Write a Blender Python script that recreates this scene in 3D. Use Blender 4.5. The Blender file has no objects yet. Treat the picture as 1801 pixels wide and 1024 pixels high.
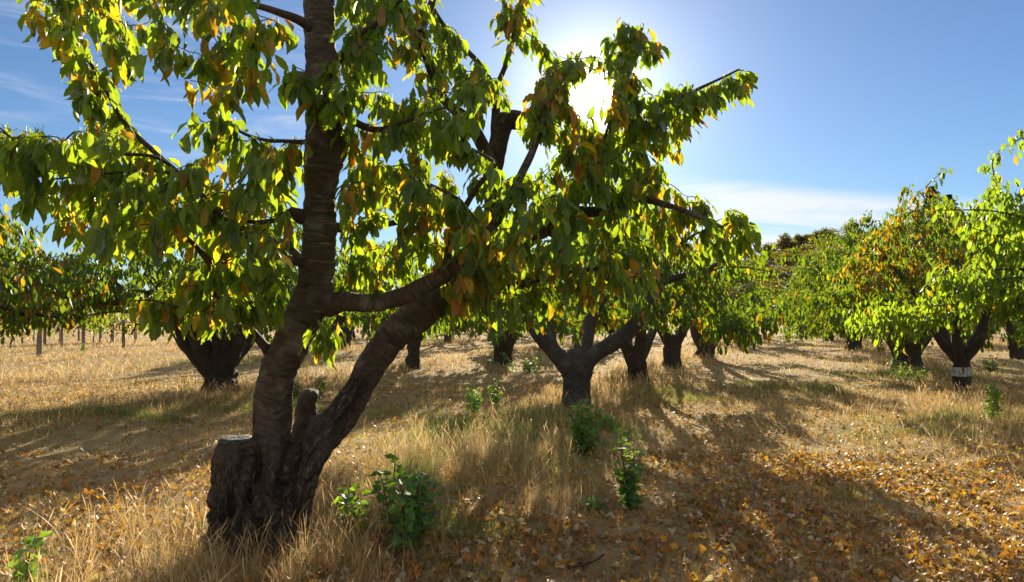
import bpy, math, random
import numpy as np
from mathutils import Vector, Matrix

scene = bpy.context.scene
R = math.radians

# ------------------------------------------------------------------ camera
F = 1200.0; CX = 900.5; CY = 512.0; CAMZ = 1.5; PITCH = R(1.81)
cam_d = bpy.data.cameras.new('camera'); cam = bpy.data.objects.new('camera', cam_d)
scene.collection.objects.link(cam)
cam_d.sensor_width = 36.0; cam_d.lens = 36.0 * F / 1801.0
cam_d.clip_start = 0.05; cam_d.clip_end = 6000
cam.location = (0, 0, CAMZ); cam.rotation_euler = (R(90) + PITCH, 0, 0)
scene.camera = cam

def P(px, py, D):
    """point of the photograph at distance D along +Y, in metres"""
    u = (px - CX) / F; v = (CY - py) / F
    y = math.cos(PITCH) - math.sin(PITCH) * v
    z = math.sin(PITCH) + math.cos(PITCH) * v
    return np.array([u / y * D, D, CAMZ + z / y * D])

# ------------------------------------------------------------------ light
sd = P(1040, 165, 10.0) - np.array([0, 0, CAMZ]); sd /= np.linalg.norm(sd)
SUN_EL = math.asin(sd[2]); SUN_AZ = math.atan2(sd[0], sd[1])
sl = bpy.data.lights.new('sun', 'SUN'); sl.energy = 5.0; sl.angle = R(0.5); sl.color = (1.0, 0.86, 0.66)
so = bpy.data.objects.new('sun', sl); scene.collection.objects.link(so)
so.rotation_euler = Vector(-sd).to_track_quat('-Z', 'Y').to_euler()
so.location = (0, 0, 30)

world = bpy.data.worlds.new('World'); scene.world = world; world.use_nodes = True
SKY_STRENGTH = 0.05
EXPOSURE = 1.5
scene.view_settings.view_transform = 'Standard'; scene.view_settings.look = 'None'
scene.view_settings.exposure = EXPOSURE; scene.view_settings.gamma = 1.0
scene.view_settings.use_curve_mapping = False
scene.cycles.max_bounces = 8; scene.cycles.transparent_max_bounces = 8
scene.cycles.diffuse_bounces = 4; scene.cycles.transmission_bounces = 6; scene.cycles.glossy_bounces = 2
scene.cycles.use_denoising = True
scene.cycles.sample_clamp_indirect = 6.0

class NT:
    def __init__(s, tree): s.t = tree; tree.nodes.clear()
    def n(s, typ, ins=None, **kw):
        nd = s.t.nodes.new(typ)
        for k, v in kw.items(): setattr(nd, k, v)
        for k, v in (ins or {}).items():
            sk = nd.inputs[k]
            if isinstance(v, bpy.types.NodeSocket): s.t.links.new(v, sk)
            else: sk.default_value = v
        return nd
    def math(s, op, a, b=0.0, c=None, clamp=False):
        d = {0: a, 1: b}
        if c is not None: d[2] = c
        return s.n('ShaderNodeMath', d, operation=op, use_clamp=clamp).outputs[0]
    def vmath(s, op, a, b=(0, 0, 0)):
        nd = s.n('ShaderNodeVectorMath', {0: a, 1: b}, operation=op)
        return nd.outputs['Value'] if op in ('DOT_PRODUCT', 'LENGTH') else nd.outputs[0]
    def mix(s, fac, a, b, blend='MIX'):
        nd = s.n('ShaderNodeMix', data_type='RGBA', blend_type=blend)
        for i, v in ((0, fac), (6, a), (7, b)):
            if isinstance(v, bpy.types.NodeSocket): s.t.links.new(v, nd.inputs[i])
            else: nd.inputs[i].default_value = v
        return nd.outputs[2]
    def noise(s, vec, scale, detail=3.0, rough=0.55, dist=0.0):
        return s.n('ShaderNodeTexNoise', {'Vector': vec, 'Scale': scale, 'Detail': detail, 'Roughness': rough, 'Distortion': dist}).outputs['Fac']
    def ramp(s, fac, lo, hi, a=0.0, b=1.0):
        return s.n('ShaderNodeMapRange', {'Value': fac, 'From Min': lo, 'From Max': hi, 'To Min': a, 'To Max': b}, interpolation_type='SMOOTHSTEP').outputs[0]

def build_world():
    t = NT(world.node_tree)
    sky = t.n('ShaderNodeTexSky', sky_type='NISHITA', sun_disc=False, sun_elevation=SUN_EL, sun_rotation=SUN_AZ,
              altitude=100.0, air_density=1.0, dust_density=0.08, ozone_density=3.0)
    d = t.n('ShaderNodeTexCoord').outputs['Generated']
    sep = t.n('ShaderNodeSeparateXYZ', {0: d})
    x, y, z = sep.outputs
    az = t.math('MULTIPLY', t.math('ARCTAN2', x, y), 180 / math.pi)
    el = t.math('MULTIPLY', t.math('ARCSINE', z), 180 / math.pi)
    # cirrus: a wedge low in the sky beyond the hill and thin wisps elsewhere
    uv = t.n('ShaderNodeCombineXYZ', {0: az, 1: el, 2: 0.0}).outputs[0]
    st = t.vmath('MULTIPLY', uv, (0.10, 0.55, 1.0))
    n1 = t.noise(st, 1.0, 7.0, 0.6, 0.8)
    fine = t.noise(t.vmath('MULTIPLY', uv, (0.35, 2.6, 1.0)), 1.0, 4.0, 0.6, 1.2)
    top = t.math('SUBTRACT', 11.6, t.math('MULTIPLY', t.math('SUBTRACT', az, 13.0), 0.165))
    under = t.ramp(t.math('SUBTRACT', top, el), -0.2, 1.4)
    low = t.ramp(el, -1.0, 3.0)
    side = t.math('MULTIPLY', t.ramp(az, 10.0, 19.0), t.ramp(az, 52.0, 36.0))
    wedge = t.math('MULTIPLY', t.math('MULTIPLY', under, low), side)
    wn = t.math('MULTIPLY', t.math('MULTIPLY', wedge, t.ramp(n1, 0.26, 0.52)), t.ramp(fine, 0.1, 0.6, 0.7, 1.0))
    wisp_band = t.math('MULTIPLY', t.ramp(el, 8.0, 14.0), t.ramp(el, 30.0, 19.0))
    wisp = t.math('MULTIPLY', t.math('MULTIPLY', wisp_band, t.ramp(az, -8.0, -18.0)), t.ramp(n1, 0.42, 0.75, 0.0, 0.4))
    cl = t.math('MAXIMUM', wn, wisp)
    # bright unseen cloud sheets added overhead and behind the viewer to fill the shade
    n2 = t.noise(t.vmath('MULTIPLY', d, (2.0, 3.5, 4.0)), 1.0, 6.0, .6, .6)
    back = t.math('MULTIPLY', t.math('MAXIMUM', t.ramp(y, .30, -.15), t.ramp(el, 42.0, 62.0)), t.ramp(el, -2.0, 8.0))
    fill_sheet = t.math('MULTIPLY', back, t.ramp(n2, .30, .55))
    # aureole of the low sun: forward scattered light round the sun's direction
    dot = t.vmath('DOT_PRODUCT', t.vmath('NORMALIZE', d), tuple(sd))
    ang = t.math('MULTIPLY', t.math('ARCCOSINE', t.math('MINIMUM', dot, 0.9999999)), 180 / math.pi)
    core = t.math('EXPONENT', t.math('MULTIPLY', t.math('POWER', t.math('DIVIDE', ang, 1.5), 2.0), -1.0))
    mid = t.math('EXPONENT', t.math('MULTIPLY', ang, -1 / 3.2))
    wide = t.math('EXPONENT', t.math('MULTIPLY', ang, -1 / 9.0))
    glow = t.math('ADD', t.math('ADD', t.math('MULTIPLY', core, 9.0), t.math('MULTIPLY', mid, .60)), t.math('MULTIPLY', wide, 0.14))
    skyc = t.n('ShaderNodeMix', {0: 1.0}, data_type='RGBA', blend_type='MULTIPLY')
    t.t.links.new(sky.outputs[0], skyc.inputs[6]); skyc.inputs[7].default_value = (0.61, 0.70, 0.82, 1)
    bg1 = t.n('ShaderNodeBackground', {'Color': skyc.outputs[2], 'Strength': SKY_STRENGTH})
    cloud = t.n('ShaderNodeBackground', {'Color': (0.93, 0.95, 1.0, 1), 'Strength': 0.35})
    mx = t.n('ShaderNodeMixShader', {0: t.math('MULTIPLY', cl, 0.85), 1: bg1.outputs[0], 2: cloud.outputs[0]})
    fill_bg = t.n('ShaderNodeBackground', {'Color': (1.0, 0.97, 0.93, 1), 'Strength': 0.30})
    mx = t.n('ShaderNodeMixShader', {0: t.math('MULTIPLY', fill_sheet, .9), 1: mx.outputs[0], 2: fill_bg.outputs[0]})
    au = t.n('ShaderNodeBackground', {'Color': (1.0, 0.95, 0.86, 1), 'Strength': glow})
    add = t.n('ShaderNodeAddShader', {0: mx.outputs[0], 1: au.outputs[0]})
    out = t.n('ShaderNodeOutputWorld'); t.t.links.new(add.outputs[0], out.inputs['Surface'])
build_world()

# ------------------------------------------------------------------ helpers
COL = scene.collection
rng = np.random.default_rng(7)

def tag(o, label=None, cat=None, group=None, kind=None):
    if label: o['label'] = label
    if cat: o['category'] = cat
    if group: o['group'] = group
    if kind: o['kind'] = kind
    return o

def empty(name, loc, label, cat, group=None):
    o = bpy.data.objects.new(name, None); COL.objects.link(o)
    o.location = [float(v) for v in loc]; o.empty_display_size = 0.3
    return tag(o, label, cat, group)

class Geo:
    """quads with per-vertex attributes"""
    def __init__(s): s.V = []; s.Q = []; s.A = {}; s.n = 0
    def add(s, V, Q, **attrs):
        V = np.asarray(V, float).reshape(-1, 3); Q = np.asarray(Q, int).reshape(-1, 4)
        s.V.append(V); s.Q.append(Q + s.n); s.n += len(V)
        for k, a in attrs.items(): s.A.setdefault(k, []).append(np.asarray(a, float))
    def build(s, name, mats, parent=None, origin=None, smooth=True, mat_index=None):
        V = np.concatenate(s.V); Q = np.concatenate(s.Q)
        o_ = np.zeros(3) if origin is None else np.asarray(origin, float)
        V = V - o_
        me = bpy.data.meshes.new(name)
        me.vertices.add(len(V)); me.vertices.foreach_set('co', V.astype(np.float32).ravel())
        me.loops.add(len(Q) * 4); me.loops.foreach_set('vertex_index', Q.astype(np.int32).ravel())
        me.polygons.add(len(Q)); me.polygons.foreach_set('loop_start', np.arange(0, len(Q) * 4, 4, dtype=np.int32))
        me.polygons.foreach_set('use_smooth', np.full(len(Q), smooth))
        me.update(calc_edges=True)
        for k, parts in s.A.items():
            a = np.concatenate(parts)
            if a.ndim == 2 and a.shape[1] == 3:
                at = me.attributes.new(k, 'FLOAT_VECTOR', 'POINT'); at.data.foreach_set('vector', a.astype(np.float32).ravel())
            else:
                at = me.attributes.new(k, 'FLOAT', 'POINT'); at.data.foreach_set('value', a.astype(np.float32).ravel())
        for m in (mats if isinstance(mats, (list, tuple)) else [mats]): me.materials.append(m)
        o = bpy.data.objects.new(name, me); COL.objects.link(o)
        if parent is not None: o.parent = parent
        elif origin is not None: o.location = [float(v) for v in o_]
        return o

def vhash(ix, iy, iz, seed):
    h = (ix.astype(np.int64) * 374761393 + iy.astype(np.int64) * 668265263 + iz.astype(np.int64) * 2147483647 + seed * 974711) & 0xffffffff
    h = ((h ^ (h >> 13)) * 1274126177) & 0xffffffff
    h = (h ^ (h >> 16)) & 0xffff
    return h / 65535.0
def vnoise(Pn, seed=0):
    Pn = np.asarray(Pn, float); i = np.floor(Pn).astype(np.int64); f = Pn - i; f = f * f * (3 - 2 * f)
    r = 0
    for dx in (0, 1):
        for dy in (0, 1):
            for dz in (0, 1):
                w = (f[:, 0] if dx else 1 - f[:, 0]) * (f[:, 1] if dy else 1 - f[:, 1]) * (f[:, 2] if dz else 1 - f[:, 2])
                r = r + w * vhash(i[:, 0] + dx, i[:, 1] + dy, i[:, 2] + dz, seed)
    return r * 2 - 1
def fbm(Pn, seed=0, oct=3):
    r = 0; a = 1.0; Pn = np.asarray(Pn, float)
    for k in range(oct): r = r + a * vnoise(Pn * (2 ** k) + 17.3 * k, seed + k); a *= .5
    return r

def catmull(pts, step):
    """dense smooth curve through rows (x, y, z, r)"""
    p = np.asarray(pts, float)
    if len(p) == 2: p = np.array([p[0], (p[0] + p[1]) / 2, p[1]])
    q = np.vstack([2 * p[0] - p[1], p, 2 * p[-1] - p[-2]])
    out = []
    for i in range(1, len(q) - 2):
        L = np.linalg.norm(q[i + 1, :3] - q[i, :3]); n = max(2, int(math.ceil(L / step)))
        for k in range(n):
            t = k / n
            a, b, c, d = q[i - 1], q[i], q[i + 1], q[i + 2]
            out.append(.5 * ((2 * b) + (-a + c) * t + (2 * a - 5 * b + 4 * c - d) * t * t + (-a + 3 * b - 3 * c + d) * t ** 3))
    out.append(q[-2]); out = np.array(out); out[:, 3] = np.maximum(out[:, 3], 0.0012)
    return out

def frames(C):
    T = np.gradient(C, axis=0); T /= np.linalg.norm(T, axis=1)[:, None] + 1e-12
    a = np.array([0, 0, 1.]) if abs(T[0, 2]) < .8 else np.array([0, 1., 0])
    N = np.zeros_like(C); n = a - T[0] * a.dot(T[0]); n /= np.linalg.norm(n)
    for i in range(len(C)):
        n = n - T[i] * n.dot(T[i]); n /= np.linalg.norm(n) + 1e-12; N[i] = n
    return T, N, np.cross(T, N)

def tube(geo, path, sides=8, bump=0.0, seed=0, cap=True, along0=0.0, rough=0.0, bscale=5.0):
    C = path[:, :3]; r = path[:, 3]; T, N, B = frames(C)
    th = np.linspace(0, 2 * math.pi, sides, endpoint=False)
    ring = N[:, None, :] * np.cos(th)[None, :, None] + B[:, None, :] * np.sin(th)[None, :, None]
    V = (C[:, None, :] + ring * r[:, None, None]).reshape(-1, 3)
    s = along0 + np.concatenate([[0], np.cumsum(np.linalg.norm(np.diff(C, axis=0), axis=1))])
    S = np.repeat(s, sides); RR = np.repeat(r, sides); TH = np.tile(th, len(C))
    co = np.stack([np.cos(TH) * RR, np.sin(TH) * RR, S], 1)
    if bump > 0:
        d = fbm(V * bscale + seed * 3.1, seed, 3) * .65 + vnoise(np.stack([co[:, 0] * 4, co[:, 1] * 4, S * 26], 1), seed + 9) * .18
        V = V + ring.reshape(-1, 3) * (d * bump * RR)[:, None]
    n = len(C)
    i, j = np.meshgrid(np.arange(n - 1), np.arange(sides), indexing='ij'); j2 = (j + 1) % sides
    Q = np.stack([i * sides + j, i * sides + j2, (i + 1) * sides + j2, (i + 1) * sides + j], -1).reshape(-1, 4)
    rg = np.full(len(V), rough) if np.isscalar(rough) else np.repeat(rough, sides)
    if cap:
        V = np.vstack([V, C[-1] + T[-1] * r[-1] * .35]); co = np.vstack([co, [0, 0, s[-1]]]); rg = np.append(rg, rg[-1])
        b = (n - 1) * sides; c = len(V) - 1
        k = np.arange(0, sides, 2)
        Q = np.vstack([Q, np.stack([b + k, b + (k + 1) % sides, b + (k + 2) % sides, np.full(len(k), c)], -1)])
        if cap == 2:
            V = np.vstack([V, C[0]]); co = np.vstack([co, [0, 0, s[0]]]); rg = np.append(rg, rg[0])
            Q = np.vstack([Q, np.stack([(k + 2) % sides, (k + 1) % sides, k, np.full(len(k), len(V) - 1)], -1)])
    geo.add(V, Q, barkco=co, rough=rg)
    return s[-1]

# ------------------------------------------------------------------ leaf templates: x across, y along the leaf, z up
def leaf_template(width, rows, cols, curl, fold, wave, seed, shape='cherry', petiole=0.22, serr=0.0):
    rs = np.random.default_rng(seed)
    t = np.linspace(0, 1, rows + 1)
    if shape == 'cherry':
        w = t ** .8 * (1 - t) ** .7 / .356 * (1 - .45 * t ** 6) * width
        w[-1] = 0.004; w[0] = .02
    elif shape == 'deltoid':
        w = np.interp(t, [0, .06, .2, .35, .6, .85, 1], [.12, .62, .98, 1, .62, .18, .01]) * width
    else:
        w = np.interp(t, [0, .3, .7, 1], [.1, 1, .8, .02]) * width
    c = np.linspace(-1, 1, cols + 1)
    X = w[:, None] * c[None, :]
    if serr:
        X[1:-1, 0] *= 1 + serr * ((np.arange(1, rows) % 2) - .5) * 2; X[1:-1, -1] *= 1 + serr * ((np.arange(1, rows) % 2) - .5) * 2
    ang = curl * t
    y0 = np.concatenate([[0], np.cumsum(np.cos(ang[1:]) / rows)]); z0 = -np.concatenate([[0], np.cumsum(np.sin(ang[1:]) / rows)])
    Y = np.repeat(y0[:, None], cols + 1, 1)
    Z = z0[:, None] + fold * np.abs(X) + wave * np.sin(t * 9 + rs.uniform(0, 6))[:, None] * (np.abs(c) ** 1.5)[None, :] * np.sign(c)[None, :] * .5 + wave * np.sin(t * 13 + rs.uniform(0, 6))[:, None] * (np.abs(c) ** 2)[None, :] * .5
    V = np.stack([X, Y + petiole, Z], -1).reshape(-1, 3)
    U = np.stack([np.repeat(c[None, :], rows + 1, 0), np.repeat(t[:, None], cols + 1, 1), np.zeros_like(X)], -1).reshape(-1, 3)
    i, j = np.meshgrid(np.arange(rows), np.arange(cols), indexing='ij'); m = cols + 1
    Q = np.stack([i * m + j, i * m + j + 1, (i + 1) * m + j + 1, (i + 1) * m + j], -1).reshape(-1, 4)
    if petiole > 0:
        k = len(V); pw = .009
        V = np.vstack([V, [[-pw, 0, .05], [pw, 0, .05], [pw, petiole + .01, 0], [-pw, petiole + .01, 0]]])
        U = np.vstack([U, [[0, 0, 1]] * 4]); Q = np.vstack([Q, [[k, k + 1, k + 2, k + 3]]])
    return V, Q, U

CH_HI = [leaf_template([.185, .21, .195, .20, .175, .215, .19, .16][k], 9, 4, [.25, .6, .4, 1.3, -.15, .5, .9, .3][k], [.25, .12, .4, .2, .35, .9, .5, 1.5][k], [.035, .06, .03, .07, .05, .03, .09, .05][k], k, serr=.06) for k in range(8)]
CH_MID = [leaf_template(.21, 5, 2, [.3, .7, .1, 1.0][k], [.3, .15, .45, .7][k], .0, k, petiole=.15) for k in range(4)]
CH_LO = [leaf_template(.27, 2, 2, [.5, 1.0, .3][k], [.4, .2, .7][k], .0, k, petiole=0) for k in range(3)]
DEL = [leaf_template(.46, 7, 4, [.2, .5, .8, -.3][k], [.1, .3, .2, .45][k], .05, k + 20, 'deltoid', .35) for k in range(4)]
DEL_DRY = [leaf_template(.46, 5, 4, [.3, 1.2, -.8, 1.9, -.3, .6][k], [.2, .6, .1, .9, -.35, 1.1][k], .12, k + 30, 'deltoid', .3) for k in range(6)]
DEL_LO = [leaf_template(.45, 2, 2, [.3, 1.2, -.6][k], [.2, .6, .4][k], .0, k + 30, 'deltoid', 0) for k in range(3)]

def put_leaves(geo, temps, pos, axis, nrm, length, tint, rs):
    pos = np.asarray(pos, float); axis = np.asarray(axis, float); nrm = np.asarray(nrm, float); length = np.asarray(length, float)
    axis = axis / (np.linalg.norm(axis, axis=1)[:, None] + 1e-9)
    xv = np.cross(axis, nrm); xv /= np.linalg.norm(xv, axis=1)[:, None] + 1e-9
    zv = np.cross(xv, axis)
    which = rs.integers(0, len(temps), len(pos))
    for k, (V, Q, U) in enumerate(temps):
        m = np.where(which == k)[0]
        if not len(m): continue
        L = length[m][:, None, None]
        W = pos[m][:, None, :] + L * (V[None, :, 0:1] * xv[m][:, None, :] + V[None, :, 1:2] * axis[m][:, None, :] + V[None, :, 2:3] * zv[m][:, None, :])
        nv = len(V)
        QQ = (Q[None] + (np.arange(len(m)) * nv)[:, None, None]).reshape(-1, 4)
        geo.add(W.reshape(-1, 3), QQ, leafuv=np.tile(U, (len(m), 1)), tint=np.repeat(tint[m], nv, 0))

GREENS = np.array([[.050, .105, .016], [.066, .125, .014], [.040, .088, .022], [.085, .135, .014], [.034, .078, .026]])
YELLOWS = np.array([[.42, .21, .02], [.36, .13, .014], [.40, .25, .03], [.34, .10, .014], [.26, .09, .02]])
REDS = np.array([[.40, .10, .02], [.36, .15, .02], [.28, .06, .016]])
def tints(n, rs, p_yellow=.08, p_red=.0):
    g = GREENS[rs.integers(0, len(GREENS), n)] * rs.uniform(.8, 1.25, (n, 1))
    y = YELLOWS[rs.integers(0, len(YELLOWS), n)] * rs.uniform(.75, 1.1, (n, 1))
    r = REDS[rs.integers(0, len(REDS), n)] * rs.uniform(.75, 1.1, (n, 1))
    u = rs.uniform(0, 1, n)
    out = np.where((u < p_yellow)[:, None], y, g)
    return np.where((u > 1 - p_red)[:, None], r, out)

# ------------------------------------------------------------------ materials
def mat_new(name):
    m = bpy.data.materials.new(name); m.use_nodes = True
    return m, NT(m.node_tree)
def finish(t, sh):
    out = t.n('ShaderNodeOutputMaterial'); t.t.links.new(sh, out.inputs['Surface'])

def leaf_material(name, gloss=.05, rough=.5, trans=.62, boost=1.0, veins=True, tr_rgb=(1.26, 1.27, .33)):
    m, t = mat_new(name)
    tint = t.n('ShaderNodeAttribute', attribute_name='tint').outputs['Color']
    col = tint
    if veins:
        uv = t.n('ShaderNodeAttribute', attribute_name='leafuv').outputs['Vector']
        s = t.n('ShaderNodeSeparateXYZ', {0: uv})
        au = t.math('ABSOLUTE', s.outputs[0])
        mid = t.ramp(au, .03, .09, 1.0, 0.0)
        w = t.math('FRACT', t.math('SUBTRACT', t.math('MULTIPLY', s.outputs[1], 9.0), t.math('MULTIPLY', au, 2.4)))
        lat = t.math('MULTIPLY', t.ramp(t.math('ABSOLUTE', t.math('SUBTRACT', w, .5)), .0, .16, 1.0, 0.0), .45)
        v = t.math('MAXIMUM', mid, lat)
        geo = t.n('ShaderNodeNewGeometry').outputs['Position']
        mot = t.ramp(t.noise(geo, 60.0, 3.0), .3, .7, .78, 1.2)
        col = t.mix(1.0, tint, t.n('ShaderNodeCombineXYZ', {0: mot, 1: mot, 2: mot}).outputs[0], 'MULTIPLY')
        col = t.mix(t.math('MULTIPLY', v, .55), col, (.16, .22, .05, 1))
        # blotches of rust on some leaves
        sp = t.ramp(t.noise(geo, 28.0, 4.0, .6), .68, .74)
        col = t.mix(t.math('MULTIPLY', sp, .75), col, (.16, .05, .012, 1))
    sp3 = t.n('ShaderNodeSeparateXYZ', {0: col})
    tr = t.n('ShaderNodeCombineXYZ', {0: t.math('MULTIPLY', t.math('POWER', sp3.outputs[0], .5), tr_rgb[0] * boost, clamp=True),
                                      1: t.math('MULTIPLY', t.math('POWER', sp3.outputs[1], .5), tr_rgb[1] * boost, clamp=True),
                                      2: t.math('MULTIPLY', t.math('POWER', sp3.outputs[2], .8), tr_rgb[2] * boost, clamp=True)}).outputs[0]
    d = t.n('ShaderNodeBsdfDiffuse', {'Color': col})
    b = t.n('ShaderNodeBsdfTranslucent', {'Color': tr})
    mx = t.n('ShaderNodeMixShader', {0: trans, 1: d.outputs[0], 2: b.outputs[0]})
    g = t.n('ShaderNodeBsdfGlossy', {'Color': (1, 1, 1, 1), 'Roughness': rough})
    fr = t.math('MINIMUM', t.math('ADD', t.math('MULTIPLY', t.n('ShaderNodeFresnel', {'IOR': 1.33}).outputs[0], .5), gloss * .12), .09)
    fin = t.n('ShaderNodeMixShader', {0: fr, 1: mx.outputs[0], 2: g.outputs[0]})
    finish(t, fin.outputs[0]); return m

def bark_material(name, dark=(.040, .029, .022), mid=(.112, .080, .058), pale=(.30, .265, .235), moss=0.0):
    m, t = mat_new(name)
    co = t.n('ShaderNodeAttribute', attribute_name='barkco').outputs['Vector']
    rg = t.n('ShaderNodeAttribute', attribute_name='rough').outputs['Fac']
    geo = t.n('ShaderNodeNewGeometry').outputs['Position']
    band = t.noise(t.vmath('MULTIPLY', co, (10, 10, 48)), 1.0, 6.0, .66, .9)
    big = t.noise(geo, 6.0, 4.0, .6)
    lent = t.ramp(t.noise(t.vmath('MULTIPLY', co, (8, 8, 62)), 1.0, 4.0, .6, .4), .56, .66)
    ver = t.noise(t.vmath('MULTIPLY', co, (34, 34, 9)), 1.0, 7.0, .7, 2.4)
    smooth_c = t.mix(t.ramp(band, .3, .72), (*dark, 1), (*mid, 1))
    smooth_c = t.mix(t.math('MULTIPLY', t.ramp(big, .50, .74), .5), smooth_c, (*pale, 1))
    smooth_c = t.mix(t.math('MULTIPLY', lent, .6), smooth_c, (pale[0] * .9, pale[1] * .75, pale[2] * .6, 1))
    rough_c = t.mix(t.ramp(ver, .36, .62), (dark[0] * .35, dark[1] * .35, dark[2] * .35, 1), (mid[0] * 1.05, mid[1] * 1.05, mid[2] * 1.05, 1))
    rough_c = t.mix(t.math('MULTIPLY', t.ramp(ver, .56, .70), .8), rough_c, (*pale, 1))
    rf = t.ramp(t.math('ADD', rg, t.math('MULTIPLY', t.math('SUBTRACT', big, .5), .8)), .3, .7)
    col = t.mix(rf, smooth_c, rough_c)
    h = t.n('ShaderNodeMix', {0: rf, 2: t.math('ADD', band, t.math('MULTIPLY', lent, .4)), 3: t.math('MULTIPLY', ver, 2.0)}, data_type='FLOAT').outputs[0]
    bp = t.n('ShaderNodeBump', {'Height': h, 'Strength': 1.0, 'Distance': .02})
    p = t.n('ShaderNodeBsdfPrincipled', {'Base Color': col, 'Roughness': .78, 'Normal': bp.outputs[0], 'Specular IOR Level': .35})
    finish(t, p.outputs[0]); return m

def simple_material(name, c1, c2, scale=8.0, rough=.85, stretch=(1, 1, 1), bump=.4):
    m, t = mat_new(name)
    co = t.vmath('MULTIPLY', t.n('ShaderNodeTexCoord').outputs['Object'], stretch)
    n = t.noise(co, scale, 6.0, .62)
    col = t.mix(t.ramp(n, .3, .7), (*c1, 1), (*c2, 1))
    bp = t.n('ShaderNodeBump', {'Height': n, 'Strength': bump, 'Distance': .01})
    p = t.n('ShaderNodeBsdfPrincipled', {'Base Color': col, 'Roughness': rough, 'Normal': bp.outputs[0], 'Specular IOR Level': .2})
    finish(t, p.outputs[0]); return m

def blade_material(name, trans=.45):
    m, t = mat_new(name)
    tint = t.n('ShaderNodeAttribute', attribute_name='tint').outputs['Color']
    d = t.n('ShaderNodeBsdfDiffuse', {'Color': tint})
    b = t.n('ShaderNodeBsdfTranslucent', {'Color': tint})
    mx = t.n('ShaderNodeMixShader', {0: trans, 1: d.outputs[0], 2: b.outputs[0]})
    g = t.n('ShaderNodeBsdfGlossy', {'Roughness': .45})
    fin = t.n('ShaderNodeMixShader', {0: .03, 1: mx.outputs[0], 2: g.outputs[0]})
    finish(t, fin.outputs[0]); return m

M_LEAF = leaf_material('cherry_leaf')
M_LEAF_FAR = leaf_material('cherry_leaf_far', veins=False, trans=.42, boost=.85)
M_SAPL = leaf_material('poplar_leaf', gloss=.06, rough=.5, trans=.5)
M_LITTER = leaf_material('dry_leaf', gloss=.06, rough=.55, trans=.30, boost=.8, tr_rgb=(1.32, 1.12, .5))
M_BARK = bark_material('cherry_bark')
M_BARK2 = bark_material('old_bark', (.028, .022, .018), (.078, .062, .052), (.16, .145, .13))
M_BARK3 = bark_material('grey_bark', (.036, .033, .031), (.092, .084, .078), (.17, .16, .15))
M_TWIG = bark_material('twig_bark', (.035, .022, .016), (.085, .055, .042), (.17, .14, .12))
M_BLADE = blade_material('grass_blade')
M_WOOD = simple_material('cut_wood', (.012, .012, .012), (.085, .085, .09), 50, .7, bump=1.0)
M_DEAD = simple_material('dead_wood', (.16, .13, .11), (.42, .37, .33), 14, .85, (1, 1, .2))
M_POST = simple_material('post_wood', (.10, .075, .06), (.24, .19, .15), 9, .9, (1, 1, .15))

def ground_material():
    m, t = mat_new('dry_ground')
    p = t.n('ShaderNodeNewGeometry').outputs['Position']
    a = t.noise(p, .22, 5.0, .6); b = t.noise(p, 3.0, 6.0, .7); c = t.noise(p, 45.0, 4.0, .7)
    st = t.noise(t.vmath('MULTIPLY', p, (60, 18, 30)), 1.0, 4.0, .7, 2.0)
    col = t.mix(t.ramp(b, .3, .7), (.20, .14, .068, 1), (.40, .29, .14, 1))
    col = t.mix(t.ramp(c, .45, .75), col, (.42, .33, .18, 1))
    col = t.mix(t.math('MULTIPLY', t.ramp(st, .5, .7), .5), col, (.46, .37, .21, 1))
    col = t.mix(t.math('MULTIPLY', t.ramp(a, .52, .72), .45), col, (.12, .14, .045, 1))
    bp = t.n('ShaderNodeBump', {'Height': t.math('ADD', c, st), 'Strength': .8, 'Distance': .03})
    pr = t.n('ShaderNodeBsdfPrincipled', {'Base Color': col, 'Roughness': .95, 'Normal': bp.outputs[0], 'Specular IOR Level': .1})
    finish(t, pr.outputs[0]); return m
M_GROUND = ground_material()

# ------------------------------------------------------------------ ground
ROWN = np.array([.926, -.378])            # across the rows
ROWS = (-27.5, -21.5, -15.5, -9.4, -3.05, 2.9, 8.6, 14.6, 20.6)
def row_strip(x, y):
    """1 on the unmown strip along a row of trees, 0 in the mown lane"""
    n = np.asarray(x) * ROWN[0] + np.asarray(y) * ROWN[1]
    d = np.min(np.abs(n[..., None] - np.array(ROWS)), axis=-1)
    return np.clip(1.35 - d / 1.15, 0, 1)
def ground_z(x, y):
    x = np.asarray(x, float); y = np.asarray(y, float)
    q = np.stack([x.ravel(), y.ravel(), np.zeros(x.size)], 1)
    near = np.exp(-((x.ravel() ** 2 + y.ravel() ** 2) / 60.0 ** 2))
    z = (.045 * vnoise(q * .55, 3) + .022 * vnoise(q * 1.7, 4) + .010 * vnoise(q * 5.0, 5)) * near
    d = np.maximum(y.ravel() - 45, 0)
    z = z + .07 * row_strip(x, y).ravel() - .02 + .008 * d * np.clip((x.ravel() + 40) / 60, 0, 1) * np.clip(1.6 - d / 500, 0, 1)
    return z.reshape(x.shape)
def gz(x, y): return float(ground_z(np.array([x]), np.array([y]))[0])

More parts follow.
